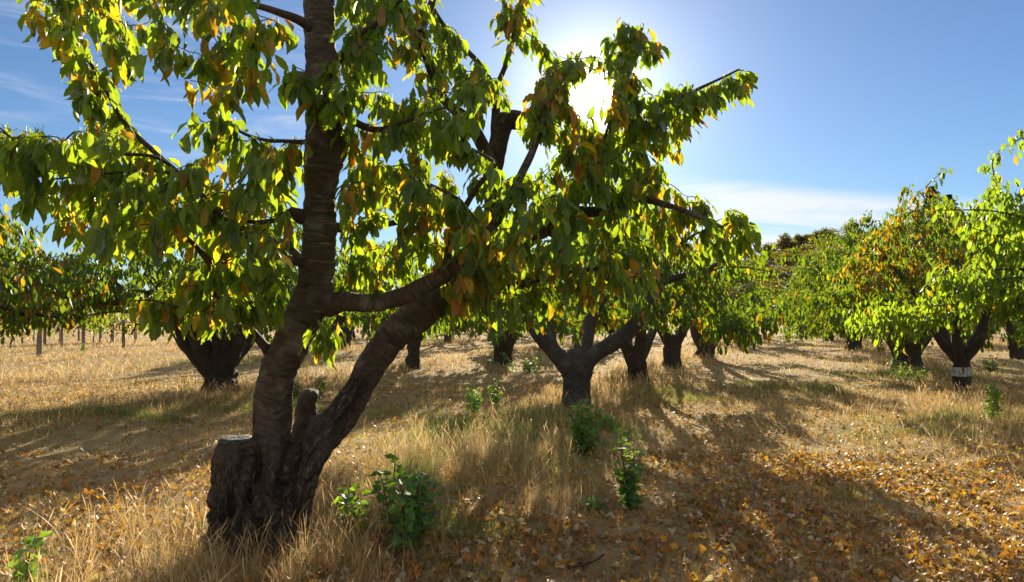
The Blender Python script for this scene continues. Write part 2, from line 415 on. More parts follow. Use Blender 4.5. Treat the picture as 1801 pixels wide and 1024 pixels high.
def build_ground():
    def axis(lo, hi, n, p):
        u = np.linspace(-1, 1, n); v = np.sign(u) * np.abs(u) ** p
        return np.where(v < 0, -v * lo, v * hi)
    xs = axis(-2500, 2500, 360, 4.2); ys = axis(-300, 3000, 380, 4.2)
    ys = np.sort(np.concatenate([ys, np.linspace(1.5, 16, 140)]))
    xs = np.sort(np.concatenate([xs, np.linspace(-9, 9, 150)]))
    X, Y = np.meshgrid(xs, ys, indexing='ij'); Z = ground_z(X, Y)
    n, m = X.shape
    i, j = np.meshgrid(np.arange(n - 1), np.arange(m - 1), indexing='ij')
    Q = np.stack([i * m + j, (i + 1) * m + j, (i + 1) * m + j + 1, i * m + j + 1], -1).reshape(-1, 4)
    g = Geo(); g.add(np.stack([X, Y, Z], -1), Q)
    tag(g.build('ground', M_GROUND), 'dry mown orchard ground of straw and bare soil', 'ground', kind='structure')
build_ground()

# ------------------------------------------------------------------ trees
class Skeleton:
    """dense nodes of the woody limbs; twigs attach to the nearest"""
    def __init__(s): s.p = []; s.d = []; s.l = []; s.rad = {}
    def add(s, path, limb):
        C = path[:, :3].copy(); T = np.gradient(C, axis=0); T /= np.linalg.norm(T, axis=1)[:, None] + 1e-9
        s.rad[id(C)] = path[:, 3].copy(); s.p.append(C); s.d.append(T); s.l.append(np.full(len(C), limb))
        s.P = np.concatenate(s.p); s.D = np.concatenate(s.d); s.L = np.concatenate(s.l)

def grow(sk, targets, rs, base, wood, leaves, temps, Lrange, per_spur, spur_step, tint_fn, bare=.25, thick=.010, droop=1.0, step=.07, keep=None, sides=5, spread=.05, thin=.012):
    """twigs to every target, with whorls of hanging leaves along them"""
    order = np.argsort(np.min(np.linalg.norm(targets[:, None] - sk.P[None, ::4], axis=2), axis=1))
    info = {}
    if thin:
        for Pl, Dl, Ll in zip(list(sk.p), list(sk.d), list(sk.l)):
            rl = sk.rad[id(Pl)]; seg = np.linalg.norm(np.diff(Pl, axis=0), axis=1); s = np.concatenate([[0], np.cumsum(seg)])
            for sv in np.arange(s[-1], 0, -spur_step):
                if np.interp(sv, s, rl) > thin: break
                info.setdefault(int(Ll[0]), []).append((np.array([np.interp(sv, s, Pl[:, a]) for a in range(3)]), Dl[-1]))
    for ti in order:
        tgt = targets[ti]
        dv = sk.P - tgt; dist = np.linalg.norm(dv, axis=1)
        back = np.maximum(0, np.linalg.norm(sk.P - base, axis=1) - np.linalg.norm(tgt - base))
        al = np.einsum('ij,ij->i', sk.D, -dv / (dist[:, None] + 1e-6))
        k = int(np.argmin(dist * (1.0 - .25 * al) + .5 * back))
        p0 = sk.P[k]; d0 = sk.D[k]; L = max(dist[k], .03); limb = int(sk.L[k])
        c = p0 + d0 * L * .35 + (tgt - p0) * .25 + np.array([0, 0, .14 * L]) + rs.normal(0, .05, 3) * L
        t = np.linspace(0, 1, max(4, int(L / step) + 2))[:, None]
        path = (1 - t) ** 2 * p0 + 2 * t * (1 - t) * c + t ** 2 * tgt
        path[1:-1] += rs.normal(0, .012, (len(path) - 2, 3)) * min(1, L * 2)
        r0 = min(thick * (.55 + .9 * L), thick * 1.8)
        rad = np.linspace(r0, max(.0018, r0 * .28), len(path))
        pth = np.column_stack([path, rad])
        tube(wood[limb], pth, sides, cap=False)
        sk.add(pth, limb)
        # spurs
        seg = np.linalg.norm(np.diff(path, axis=0), axis=1); s = np.concatenate([[0], np.cumsum(seg)])
        st = np.arange(s[-1], bare * min(s[-1], .8), -spur_step * rs.uniform(.8, 1.2))
        for sv in st:
            q = np.array([np.interp(sv, s, path[:, a]) for a in range(3)])
            tv = path[-1] - path[0]; tv /= np.linalg.norm(tv) + 1e-9
            info.setdefault(limb, []).append((q, tv))
    for limb, sp in info.items():
        Q = np.array([a for a, b in sp]); Tn = np.array([b for a, b in sp])
        cnt = rs.integers(per_spur[0], per_spur[1] + 1, len(Q))
        q = np.repeat(Q, cnt, 0); tv = np.repeat(Tn, cnt, 0); n = len(q)
        a = rs.uniform(0, 2 * math.pi, n)
        out = np.stack([np.cos(a), np.sin(a), np.zeros(n)], 1)
        ax = out * rs.uniform(.08, .85, (n, 1)) + tv * rs.uniform(0, .35, (n, 1)) + np.array([0, 0, -1]) * (droop * rs.uniform(.4, 1.35, (n, 1)))
        nr = out + np.array([0, 0, .55]) + rs.normal(0, .35, (n, 3))
        pos = q + rs.normal(0, spread * .3, (n, 3))
        length = rs.uniform(*Lrange, n) * rs.choice([1, 1, .85, .6, 1.1], n)
        tn = tint_fn(n, rs, q)
        if keep is not None:
            k = keep(pos + ax / np.linalg.norm(ax, axis=1)[:, None] * length[:, None] * .6)
            pos, ax, nr, length, tn = pos[k], ax[k], nr[k], length[k], tn[k]
        if len(pos): put_leaves(leaves[limb], temps, pos, ax, nr, length, tn, rs)

def orchard_tree(label, x, y, seed, R_=2.6, ztop=4.2, zlow=1.15, trunk_r=.24, fork=.75, n_limb=5, limbs=None, n_targets=230,
                 temps=CH_MID, Lr=(.10, .15), per_spur=(4, 7), spur=.10, p_yellow=.05, p_red=0.0, yellow_fn=None, band=False,
                 group='cherry trees standing in the orchard rows', mleaf=None, sides=10, name='cherry_tree', elong=1.0, dead=None, lean=0.0, dense=2.6, gaps=-.12, wood_mat=None):
    rs = np.random.default_rng(seed); wm = wood_mat or M_BARK2
    z0 = gz(x, y); base = np.array([x, y, z0])
    root = empty(name, base, label, 'tree', group)
    tg = Geo(); lw = rs.normal(0, .05, 2)
    top = base + np.array([lw[0] + lean, lw[1], fork])
    trunk = catmull([(x, y, z0 - .12, trunk_r * 1.3), (x, y, z0 + .05, trunk_r * 1.12), (x + lw[0] * .4 + lean * .4, y + lw[1] * .4, z0 + fork * .45, trunk_r),
                     (*(base + (top - base) * .8), trunk_r * 1.05), (*top, trunk_r * .98), (*(top + [0, 0, .1]), trunk_r * .6)], .06)
    tube(tg, trunk, 18, .28, seed, rough=np.clip(1.3 - (trunk[:, 2] - z0) / .9, 0, 1), bscale=6)
    t_o = tg.build('trunk', wm, root, base)
    if band:
        bg = Geo(); sel = trunk[(trunk[:, 2] > z0 + .30) & (trunk[:, 2] < z0 + .52)].copy(); sel[:, 3] *= 1.06; sel[:, 3] += .006
        tube(bg, sel, 18, .28, seed, cap=False, rough=.4, bscale=6); bo = bg.build('paint_band', M_BAND, t_o, base); bo['label'] = 'worn white painted band round the trunk'
    sk = Skeleton(); wood = []; leaves = []
    if limbs is None:
        limbs = []
        a0 = rs.uniform(0, 6.28)
        for k in range(n_limb):
            a = a0 + k * 2 * math.pi / n_limb + rs.normal(0, .25)
            o = np.array([math.cos(a), math.sin(a) * elong]); e = rs.uniform(.45, .68) * R_; zt = zlow + (ztop - zlow) * rs.uniform(.25, .52)
            p = [np.append(top[:2] + o * trunk_r * .3, top[2] - .22), np.append(top[:2] + o * (.18 * e + .1), top[2] + .22),
                 np.append(top[:2] + o * .5 * e + rs.normal(0, .1, 2), top[2] + .5 * (zt - top[2])), np.append(top[:2] + o * e, zt)]
            r = trunk_r * rs.uniform(.5, .66)
            limbs.append([(*p[0], r * 1.1), (*p[1], r), (*p[2], r * .62), (*p[3], r * .25)])
    for k, lp in enumerate(limbs):
        path = catmull(lp, .09); w = Geo()
        tube(w, path, sides, .16, seed + k, rough=.25)
        wood.append(w); leaves.append(Geo()); sk.add(path[3:], k)
        # secondary boughs
        for m in range(3):
            i = int(len(path) * rs.uniform(.35, .9)); p0 = path[i]; a = rs.uniform(0, 6.28)
            out = p0[:3] - base; out[2] = 0; out /= np.linalg.norm(out) + 1e-6
            dr = out * .8 + np.array([math.cos(a), math.sin(a), 0]) * .9 + np.array([0, 0, rs.uniform(-.1, .3)])
            L = R_ * rs.uniform(.25, .42)
            q = catmull([(*p0[:3], p0[3] * .5), (*(p0[:3] + dr * L * .5 + [0, 0, .1]), p0[3] * .3), (*(p0[:3] + dr * L), .006)], .1)
            tube(w, q, 7, .1, seed + 31 + m); sk.add(q, k)
    # crown targets
    T = []; n_targets = int(n_targets * dense)
    while len(T) < n_targets:
        a = rs.uniform(0, 6.28); r = R_ * rs.uniform(.12, 1.0) ** .55
        lump = 1 + .22 * math.sin(a * 3 + seed) + .13 * math.sin(a * 5 + seed * 2)
        r *= lump
        zz = zlow + (ztop - zlow) * (1 - (min(r / R_, 1)) ** 2.2) * rs.uniform(.75, 1.08)
        lo = zlow - .3 * min(r / R_, 1) ** 2 + rs.uniform(-.1, .25)
        z = lo + max(zz - lo, .3) * rs.uniform(0, 1) ** .75
        T.append((x + r * math.cos(a) + lean, y + r * math.sin(a) * elong, z0 + z))
    T = np.array(T)
    T = T[vnoise(T * 1.05 + seed * 5.7, seed) > gaps]
    yf = yellow_fn or (lambda q: np.full(len(q), p_yellow))
    def tf(n, rs, q):
        py = yf(q) * rs.choice([.2, 1, 2.0], n); u = rs.uniform(0, 1, n)
        return np.where((u < py)[:, None], tints(n, rs, 1.0, 0), tints(n, rs, 0, p_red) * [.85, .92, .95])
    grow(sk, T, rs, base, wood, leaves, temps, Lr, per_spur, spur, tf, bare=.12, thick=.011, step=.12, sides=4, spread=.18, thin=.03)
    for w, lf in zip(wood, leaves):
        lo = w.build('limb', wm, root, base)
        if lf.n: lf.build('foliage', mleaf or M_LEAF_FAR, lo, base)
    if dead:
        for pts in dead:
            g = Geo(); tube(g, catmull(pts, .06), 6, .1, seed, rough=.5); o = g.build('dead_branch', M_DEAD, root, base); o['label'] = 'bare grey broken branch'
    return root

def band_material():
    m, t = mat_new('worn_white_paint')
    p = t.n('ShaderNodeNewGeometry').outputs['Position']
    n = t.noise(t.vmath('MULTIPLY', p, (1, 1, .8)), 16, 6, .7)
    col = t.mix(t.ramp(n, .38, .56), (.07, .06, .052, 1), (.46, .45, .43, 1))
    pr = t.n('ShaderNodeBsdfPrincipled', {'Base Color': col, 'Roughness': .8})
    finish(t, pr.outputs[0]); return m
M_BAND = band_material()

def px_limb(rows):
    """rows (px, py, depth, radius px) -> metres"""
    return [(*P(a, b, d), (r if r > 12 else r * (.72 + .28 * r / 12)) * d / F) for a, b, d, r in rows]

# ---- the big tree close to the camera
def inside(poly, x, y):
    poly = np.asarray(poly, float); x1, y1 = poly[:, 0], poly[:, 1]; x2, y2 = np.roll(x1, -1), np.roll(y1, -1)
    c = ((y1 > y) != (y2 > y)) & (x < (x2 - x1) * (y - y1) / (y2 - y1 + 1e-12) + x1)
    return bool(c.sum() % 2)

def main_tree():
    rs = np.random.default_rng(11)
    base = P(460, 968, 4.3); base[2] = gz(base[0], base[1])
    root = empty('cherry_tree', base, 'big old cherry tree with forked trunk and sawn stub, spreading over the near ground', 'tree', 'cherry trees standing in the orchard rows')
    # --- fused trunk: base, two leaders
    left = [(468, 1000, 4.3, 66), (460, 930, 4.3, 62), (458, 870, 4.3, 56), (464, 805, 4.28, 43), (476, 735, 4.25, 36), (486, 665, 4.2, 32), (512, 605, 4.15, 32),
            (546, 530, 4.1, 32), (560, 450, 4.05, 29), (564, 340, 4.0, 28), (570, 240, 3.95, 32), (567, 150, 3.9, 28), (562, 60, 3.87, 27), (560, -60, 3.82, 25), (550, -190, 3.8, 20)]
    right = [(500, 985, 4.32, 44), (512, 900, 4.34, 36), (528, 830, 4.36, 37), (556, 778, 4.4, 36), (592, 738, 4.44, 30), (622, 695, 4.47, 27), (650, 648, 4.5, 26), (690, 594, 4.53, 28), (745, 548, 4.57, 29), (805, 500, 4.62, 28),
             (860, 458, 4.7, 26), (915, 415, 4.78, 24), (955, 398, 4.83, 22)]
    flare = [[(404, 850, 4.22, 20), (392, 910, 4.2, 22), (390, 985, 4.18, 26)], [(432, 850, 4.12, 20), (428, 920, 4.08, 24), (425, 990, 4.05, 28)],
             [(495, 870, 4.16, 18), (500, 930, 4.12, 22), (500, 990, 4.1, 28)], [(522, 860, 4.3, 20), (526, 940, 4.32, 22), (534, 985, 4.32, 28)]]
    stub = [(412, 940, 4.22, 36), (410, 880, 4.22, 35), (414, 820, 4.22, 34), (418, 778, 4.22, 35)]
    paths = [catmull(px_limb(q), .03) for q in [left, right, stub] + flare]
    g = Geo()
    for q in paths: tube(g, q, 20, cap=2)
    # knots and broken stubs on the leaders
    extra = [[(455, 700, 4.24, 14), (440, 690, 4.2, 13), (434, 680, 4.18, 8)], [(545, 160, 3.9, 20), (520, 140, 3.85, 17), (508, 150, 3.84, 12)],
             [(530, 800, 4.42, 26), (538, 750, 4.5, 22), (541, 715, 4.52, 19), (545, 688, 4.52, 16)], [(535, 790, 4.36, 26), (572, 742, 4.34, 17), (604, 700, 4.36, 14), (640, 655, 4.4, 9)], [(712, 588, 4.5, 20), (692, 572, 4.42, 16), (684, 562, 4.4, 13)],
             [(560, 330, 4.0, 22), (598, 262, 3.95, 14), (600, 250, 3.95, 8)], [(600, 600, 4.05, 6), (600, 601, 4.05, 6)]]
    for e in extra[:6]: tube(g, catmull(px_limb(e), .02), 12, cap=2)
    tmp = g.build('tmp', M_BARK)
    md = tmp.modifiers.new('r', 'REMESH'); md.mode = 'VOXEL'; md.voxel_size = .009; md.use_smooth_shade = True
    ms = tmp.modifiers.new('s', 'SMOOTH'); ms.iterations = 5; ms.factor = .5
    dg = bpy.context.evaluated_depsgraph_get()
    me = bpy.data.meshes.new_from_object(tmp.evaluated_get(dg)); bpy.data.objects.remove(tmp)
    nv = len(me.vertices); V = np.zeros(nv * 3, np.float32); me.vertices.foreach_get('co', V); V = V.reshape(-1, 3).astype(float)
    N = np.zeros(nv * 3, np.float32); me.vertices.foreach_get('normal', N); N = N.reshape(-1, 3).astype(float)
    # bark coordinates from the nearest skeleton node
    SP = []; SF = []; SS = []
    for q in paths[:3]:
        T_, N_, B_ = frames(q[:, :3]); s = np.concatenate([[0], np.cumsum(np.linalg.norm(np.diff(q[:, :3], axis=0), axis=1))])
        SP.append(q); SF.append(np.stack([T_, N_, B_], 1)); SS.append(s)
    SP = np.concatenate(SP); SF = np.concatenate(SF); SS = np.concatenate(SS)
    idx = np.zeros(nv, int)
    for a in range(0, nv, 4000):
        dd = np.linalg.norm(V[a:a + 4000, None] - SP[None, :, :3], axis=2) - SP[None, :, 3] * .6
        idx[a:a + 4000] = np.argmin(dd, axis=1)
    rel = V - SP[idx, :3]; fr = SF[idx]
    c1 = np.einsum('ij,ij->i', rel, fr[:, 1]); c2 = np.einsum('ij,ij->i', rel, fr[:, 2]); s = SS[idx] + np.einsum('ij,ij->i', rel, fr[:, 0])
    co = np.stack([c1, c2, s], 1)
    zr = V[:, 2] - base[2]
    rough = np.clip(1.25 - zr / .85, 0, 1) ** 1.0
    # shadowed furrow side of the right leader is rough and split too
    furrow = np.exp(-((V - P(610, 690, 4.28)) ** 2).sum(1) / .20 ** 2)
    rough = np.clip(rough + furrow, 0, 1)
    d_s = .010 * fbm(V * 7, 5, 4) + .0045 * vnoise(np.stack([c1 * 12, c2 * 12, s * 48], 1), 8) + .003 * vnoise(V * 60, 3)
    vert = np.stack([c1 * 17 + .6 * vnoise(V * 5, 2), c2 * 17 + .6 * vnoise(V * 5, 6), s * 2.2], 1)
    d_r = .040 * fbm(vert, 14, 3) + .050 * (1 - 2.2 * np.abs(vnoise(vert * .8, 21))) * .6 - .022 - .02 * np.maximum(0, .25 - np.abs(vnoise(vert * 1.9, 25))) * 4 + .020 * vnoise(V * 16, 22) + .008 * vnoise(V * 60, 23)
    disp = d_s * (1 - rough) + d_r * rough
    for (a, b, dpt, wx, wz, depth) in ((430, 845, 4.02, .05, .17, .15), (478, 880, 4.0, .03, .18, .08), (400, 900, 4.05, .03, .14, .07), (500, 800, 4.05, .025, .16, .07)):
        h = P(a, b, dpt); disp -= depth * np.exp(-((V[:, 0] - h[0]) / wx) ** 2 - ((V[:, 2] - h[2]) / wz) ** 2) * (N[:, 1] < 0)
    V2 = V + N * disp[:, None]
    # flat saw cut on the stub
    cut = P(417, 772, 4.22); near = (np.linalg.norm(V2[:, :2] - cut[:2], axis=1) < .19) & (V2[:, 0] < cut[0] + .12)
    V2[near, 2] = np.minimum(V2[near, 2], cut[2] + .004 * vnoise(V2[near] * 60, 2))
    me.vertices.foreach_set('co', (V2 - base).astype(np.float32).ravel())
    at = me.attributes.new('barkco', 'FLOAT_VECTOR', 'POINT'); at.data.foreach_set('vector', co.astype(np.float32).ravel())
    at = me.attributes.new('rough', 'FLOAT', 'POINT'); at.data.foreach_set('value', rough.astype(np.float32))
    me.materials.clear(); me.materials.append(M_BARK)
    me.polygons.foreach_set('use_smooth', np.ones(len(me.polygons), bool)); me.update()
    trunk = bpy.data.objects.new('trunk', me); COL.objects.link(trunk); trunk.parent = root
    # sawn face of the stub
    cg = Geo(); th = np.linspace(0, 6.2832, 24, endpoint=False)
    rr = .108 * (1 + .08 * np.sin(th * 3 + 1)); 
    rings = []
    for f, zz in ((1.0, -.012), (.93, .006), (.6, .010), (.25, .006), (.04, .007)):
        rings.append(np.stack([cut[0] - .005 + np.cos(th) * rr * f, cut[1] + np.sin(th) * rr * f, np.full(24, cut[2] + zz) + .004 * np.sin(th * 5 + f * 9) * (f < .99)], 1))
    i, j = np.meshgrid(np.arange(4), np.arange(24), indexing='ij'); j2 = (j + 1) % 24
    cg.add(np.concatenate(rings), np.stack([i * 24 + j, i * 24 + j2, (i + 1) * 24 + j2, (i + 1) * 24 + j], -1).reshape(-1, 4))
    cf = cg.build('cut_face', M_WOOD, trunk, base); cf['label'] = 'weathered grey saw cut on the low stub'

    # --- limbs
    L = []
    L.append([(575, 538, 4.1, 22), (600, 530, 4.05, 18), (650, 533, 4.0, 17), (710, 520, 3.97, 16), (770, 490, 3.95, 15), (820, 458, 3.9, 13), (860, 410, 3.85, 10), (903, 338, 3.8, 8.5), (940, 255, 3.75, 7), (955, 215, 3.72, 5.5), (985, 150, 3.7, 4)])  # 0 arm that climbs right
    L.append([(955, 400, 4.83, 24), (985, 372, 4.85, 17), (1012, 342, 4.85, 13), (1040, 300, 4.8, 11), (1070, 240, 4.7, 9), (1085, 170, 4.6, 7), (1100, 90, 4.5, 5), (1130, 50, 4.45, 3)])  # 1 top of the right leader
    L.append([(1072, 215, 4.68, 7), (1090, 186, 4.55, 6), (1150, 187, 4.45, 5), (1220, 160, 4.35, 4), (1300, 122, 4.25, 2.5)])    # 2 spray to the right
    L.append([(985, 372, 4.85, 14), (1050, 372, 4.7, 10), (1110, 350, 4.6, 8), (1180, 362, 4.5, 6), (1270, 400, 4.4, 4)])         # 3
    L.append([(865, 450, 4.7, 17), (868, 380, 4.75, 17), (868, 300, 4.8, 18), (878, 240, 4.82, 17), (890, 213, 4.82, 17), (914, 212, 4.8, 16)])  # 4 sawn upright
    L.append([(872, 240, 4.82, 10), (868, 160, 4.8, 8), (838, 108, 4.75, 6), (800, 70, 4.7, 5), (765, 20, 4.6, 4), (750, -30, 4.5, 3)])   # 5
    L.append([(868, 300, 4.7, 12), (830, 220, 4.6, 11), (793, 187, 4.5, 10), (770, 156, 4.42, 10), (750, 98, 4.35, 9), (740, 60, 4.3, 9), (760, 0, 4.25, 7), (770, -60, 4.2, 5)])   # 6
    L.append([(590, 205, 3.95, 10), (620, 213, 3.85, 8), (655, 228, 3.7, 7), (690, 222, 3.6, 5), (735, 205, 3.5, 4), (780, 190, 3.45, 3)])   # 7
    L.append([(545, 468, 4.05, 12), (520, 460, 3.95, 8), (470, 438, 3.8, 7.5), (415, 402, 3.65, 7), (372, 362, 3.5, 6), (330, 320, 3.4, 5), (270, 300, 3.3, 3.5), (150, 310, 3.1, 2.5), (95, 315, 3.0, 2)])   # 8
    L.append([(330, 320, 3.42, 5), (297, 289, 3.42, 5), (273, 268, 3.42, 5.5), (223, 219, 3.45, 5), (168, 129, 3.5, 4), (133, 66, 3.5, 3)])   # 9 long thin arching shoot
    L.append([(300, 291, 3.35, 4), (265, 273, 3.3, 4), (200, 272, 3.15, 3.2), (140, 272, 3.0, 3), (55, 262, 2.9, 2.4), (0, 225, 2.8, 1.8)])  # 10
    L.append([(562, 250, 3.9, 9), (530, 250, 3.7, 5), (470, 246, 3.5, 4), (430, 235, 3.4, 3.5), (405, 215, 3.35, 2.5), (395, 195, 3.3, 1.8)])   # 11
    L.append([(480, 625, 4.2, 12), (462, 604, 4.1, 9), (428, 568, 3.95, 8.5), (392, 535, 3.85, 8), (378, 505, 3.8, 8), (374, 470, 3.8, 8), (360, 450, 3.75, 7), (330, 420, 3.7, 5), (280, 380, 3.6, 3.5)])   # 12 curved low limb
    L.append([(378, 500, 3.8, 6), (365, 528, 3.75, 5), (345, 540, 3.7, 4), (310, 540, 3.6, 3.5), (270, 530, 3.55, 2.5), (235, 530, 3.5, 1.8)])   # 13
    L.append([(548, 380, 4.03, 18), (528, 382, 4.0, 15), (513, 374, 3.97, 11), (500, 384, 3.95, 7), (450, 392, 3.8, 5), (410, 378, 3.7, 4), (380, 365, 3.6, 3)])   # 14 broken stub
    L.append([(560, 62, 3.87, 12), (530, 38, 3.75, 9), (480, 18, 3.6, 7), (420, 0, 3.45, 6), (330, -30, 3.3, 5), (230, -40, 3.2, 4), (130, -20, 3.1, 3)])   # 15 top left
    L.append([(430, 4, 3.46, 4), (412, 50, 3.45, 3.5), (398, 95, 3.4, 3), (393, 135, 3.4, 2)])   # 16
    L.append([(575, 130, 3.9, 12), (600, 100, 3.75, 9), (640, 60, 3.6, 7), (690, 20, 3.5, 5), (730, -40, 3.4, 4)])   # 17
    L.append([(780, 488, 3.95, 8), (800, 400, 3.85, 7), (840, 330, 3.75, 6), (870, 290, 3.65, 5), (830, 262, 3.55, 3)])   # 18
    L.append([(850, 425, 3.85, 6), (830, 380, 3.7, 5), (790, 340, 3.55, 4), (720, 310, 3.45, 3)])   # 19
    L.append([(805, 508, 4.6, 14), (860, 520, 4.4, 10), (920, 500, 4.25, 8), (990, 480, 4.1, 6), (1060, 470, 4.0, 4)])   # 20
    L.append([(600, 560, 4.05, 9), (580, 590, 3.95, 5), (565, 600, 3.9, 3)])   # 21 small tuft below the fork
    L.append([(578, 205, 3.9, 6), (585, 150, 3.7, 5), (575, 118, 3.6, 3)])     # 22 tuft in front of the trunk
    L.append([(872, 160, 4.8, 6), (890, 110, 4.75, 5), (905, 50, 4.7, 4), (920, -10, 4.65, 3)])  # 23
    L.append([(555, -100, 3.8, 14), (480, -170, 3.5, 9), (350, -200, 3.3, 7), (200, -160, 3.1, 5)])  # 24 above the frame
    L.append([(555, -140, 3.8, 12), (640, -180, 3.7, 9), (760, -190, 3.8, 7)])  # 25
    L.append([(545, 470, 4.1, 8), (500, 430, 4.5, 8), (440, 400, 4.9, 6), (360, 360, 5.2, 5), (260, 340, 5.4, 4)])  # 26 behind
    L.append([(575, 400, 4.05, 10), (640, 400, 4.6, 8), (700, 390, 5.0, 6), (780, 380, 5.4, 5)])  # 27 behind right
    sk = Skeleton(); wood = []; leaves = []
    for k, rows in enumerate(L):
        path = catmull(px_limb(rows), .04); w = Geo()
        path[2:-1, :3] += .006 * np.stack([vnoise(path[2:-1, :3] * 8, 40 + a) for a in range(3)], 1)
        tube(w, path, 14 if path[0, 3] > .03 else 9, .14, 50 + k, rough=.2 if k != 4 else .75, bscale=9)
        wood.append(w); leaves.append(Geo()); sk.add(path[2:], k)
    # --- where the leaves hang: outlines of the photographed masses with their depth ranges
    regions = [
        ([(45, 5), (80, 70), (130, 130), (200, 100), (290, 130), (400, 165), (470, 110), (530, 60), (530, 0), (300, -60), (60, -60)], 3.0, 3.9, 62),
        ([(100, 60), (140, 55), (180, 120), (220, 210), (160, 195), (120, 140)], 3.3, 3.6, 12),
        ([(0, 205), (70, 225), (130, 210), (220, 225), (300, 250), (360, 260), (440, 235), (530, 240), (535, 430), (420, 440), (330, 440), (150, 420), (60, 400), (0, 290)], 2.75, 4.3, 104),
        ([(340, 195), (395, 180), (420, 240), (340, 245)], 3.2, 3.5, 6),
        ([(-60, 210), (10, 210), (20, 290), (-60, 320)], 2.7, 3.0, 8),
        ([(230, 515), (310, 500), (380, 440), (500, 430), (510, 520), (450, 570), (330, 560), (240, 545)], 3.4, 4.0, 40),
        ([(545, 560), (590, 570), (590, 600), (555, 610)], 3.8, 3.95, 5),
        ([(500, 110), (610, 110), (620, 200), (520, 200)], 3.5, 3.75, 14),
        ([(600, -40), (760, -40), (740, 40), (650, 120), (600, 160)], 3.3, 4.2, 30),
        ([(640, 180), (740, 130), (800, 110), (870, 140), (925, 135), (900, 165), (830, 200), (780, 230), (700, 230)], 3.4, 4.7, 32),
        ([(755, 10), (800, 45), (885, 135), (865, 185), (800, 130)], 4.4, 4.8, 26),
        ([(690, 20), (755, 10), (785, 130), (740, 150)], 4.1, 4.45, 16),
        ([(870, -60), (950, -40), (935, 50), (885, 85)], 4.4, 4.7, 12),
        ([(610, 220), (800, 220), (850, 310), (930, 300), (1000, 340), (1000, 440), (840, 440), (700, 430), (600, 420)], 3.3, 4.8, 92),
        ([(690, 440), (860, 400), (905, 470), (770, 525)], 3.6, 4.3, 20),
        ([(610, 430), (720, 430), (720, 480), (610, 490)], 3.9, 4.9, 14),
        ([(760, 560), (850, 470), (1000, 430), (1150, 430), (1150, 500), (1000, 520), (880, 540)], 3.7, 4.7, 58),
        ([(925, 200), (965, 105), (1010, 75), (1030, 110), (995, 150), (985, 215), (945, 255)], 3.6, 4.5, 24),
        ([(955, 100), (1120, 90), (1120, 250), (950, 250)], 3.8, 4.7, 34),
        ([(1055, 80), (1100, 32), (1145, 48), (1165, 90), (1140, 130), (1085, 150)], 4.2, 4.6, 22),
        ([(1080, 150), (1120, 120), (1130, 200), (1090, 220)], 4.3, 4.7, 10),
        ([(1110, 160), (1230, 145), (1300, 110), (1320, 140), (1230, 195), (1150, 240), (1110, 255)], 4.1, 4.5, 34),
        ([(960, 230), (1090, 225), (1180, 215), (1195, 260), (1140, 340), (1000, 340)], 4.0, 5.0, 62),
        ([(1000, 330), (1180, 310), (1250, 350), (1320, 380), (1325, 430), (1200, 450), (1000, 440)], 4.2, 5.2, 66),
    ]
    T = []
    for poly, d0, d1, n in regions:
        pa = np.array(poly, float); lo = pa.min(0); hi = pa.max(0); c = 0; n = int(n * 1.3)
        while c < n:
            a = rs.uniform(lo[0], hi[0]); b = rs.uniform(lo[1], hi[1])
            if inside(poly, a, b): T.append(P(a, b, rs.uniform(d0, d1))); c += 1
    T = np.array(T)
    C0 = np.array([0, 0, CAMZ])
    def keep(p):
        v = p - C0; v /= np.linalg.norm(v, axis=1)[:, None]
        off = np.degrees(np.arccos(np.clip(v @ sd, -1, 1)))
        return (off > 1.9) | ((off > 1.0) & (rs.uniform(0, 1, len(p)) < .16))
    def tf(n, rs, q): 
        py = .17 * np.where(vnoise(q * 2.2, 77) > .15, 2.0, .5)
        return np.where((rs.uniform(0, 1, n) < py)[:, None], tints(n, rs, 1.0), tints(n, rs, 0))
    grow(sk, T, rs, base + [0, 0, 1.2], wood, leaves, CH_HI, (.07, .14), (3, 7), .056, tf, bare=.25, thick=.0055, step=.05, keep=keep, sides=6, thin=.016)
    for k, (w, lf) in enumerate(zip(wood, leaves)):
        lo = w.build('limb', M_BARK if k in (0, 1, 4) else M_TWIG, root, base)
        if lf.n: lf.build('foliage', M_LEAF, lo, base)
    return root
main_tree()

# ---- the other trees of the orchard
def place(px, base_y):
    D = CAMZ * F / (base_y - 550.0)
    return (px - CX) / F * D, D

x, y = place(1012, 722)
def cl(rows): return px_limb(rows)
c_l = [[(1000, 645, y, 19), (975, 618, y - .1, 15), (950, 592, y - .2, 13), (930, 565, y - .3, 11), (905, 510, y - .4, 9), (870, 440, y - .5, 4)],
       [(972, 618, y, 14), (966, 590, y + .1, 11), (963, 555, y + .2, 10), (955, 490, y + .5, 8), (950, 420, y + .7, 4)],
       [(1020, 645, y + .1, 18), (1032, 595, y + .3, 13), (1042, 550, y + .4, 11), (1052, 500, y + .6, 10), (1050, 420, y + .8, 5)],
       [(1022, 650, y - .05, 19), (1048, 622, y - .2, 15), (1100, 588, y - .4, 14), (1135, 545, y - .5, 12), (1160, 500, y - .5, 11), (1180, 450, y - .6, 8), (1220, 400, y - .7, 4)],
       [(1165, 495, y - .5, 8), (1200, 485, y - .6, 7), (1250, 470, y - .7, 5), (1300, 440, y - .8, 3)],
       [(1015, 640, y + .3, 12), (1030, 580, y + .7, 9), (1080, 500, y + 1.6, 6)]]
orchard_tree('grey cherry tree with wide vase fork, next behind the big forked tree', x, y, 21, R_=2.35, ztop=4.1, zlow=1.4, trunk_r=.205, fork=.75, limbs=[cl(r) for r in c_l], n_targets=360, p_yellow=.07, dense=2.1, gaps=-.3, wood_mat=M_BARK3)

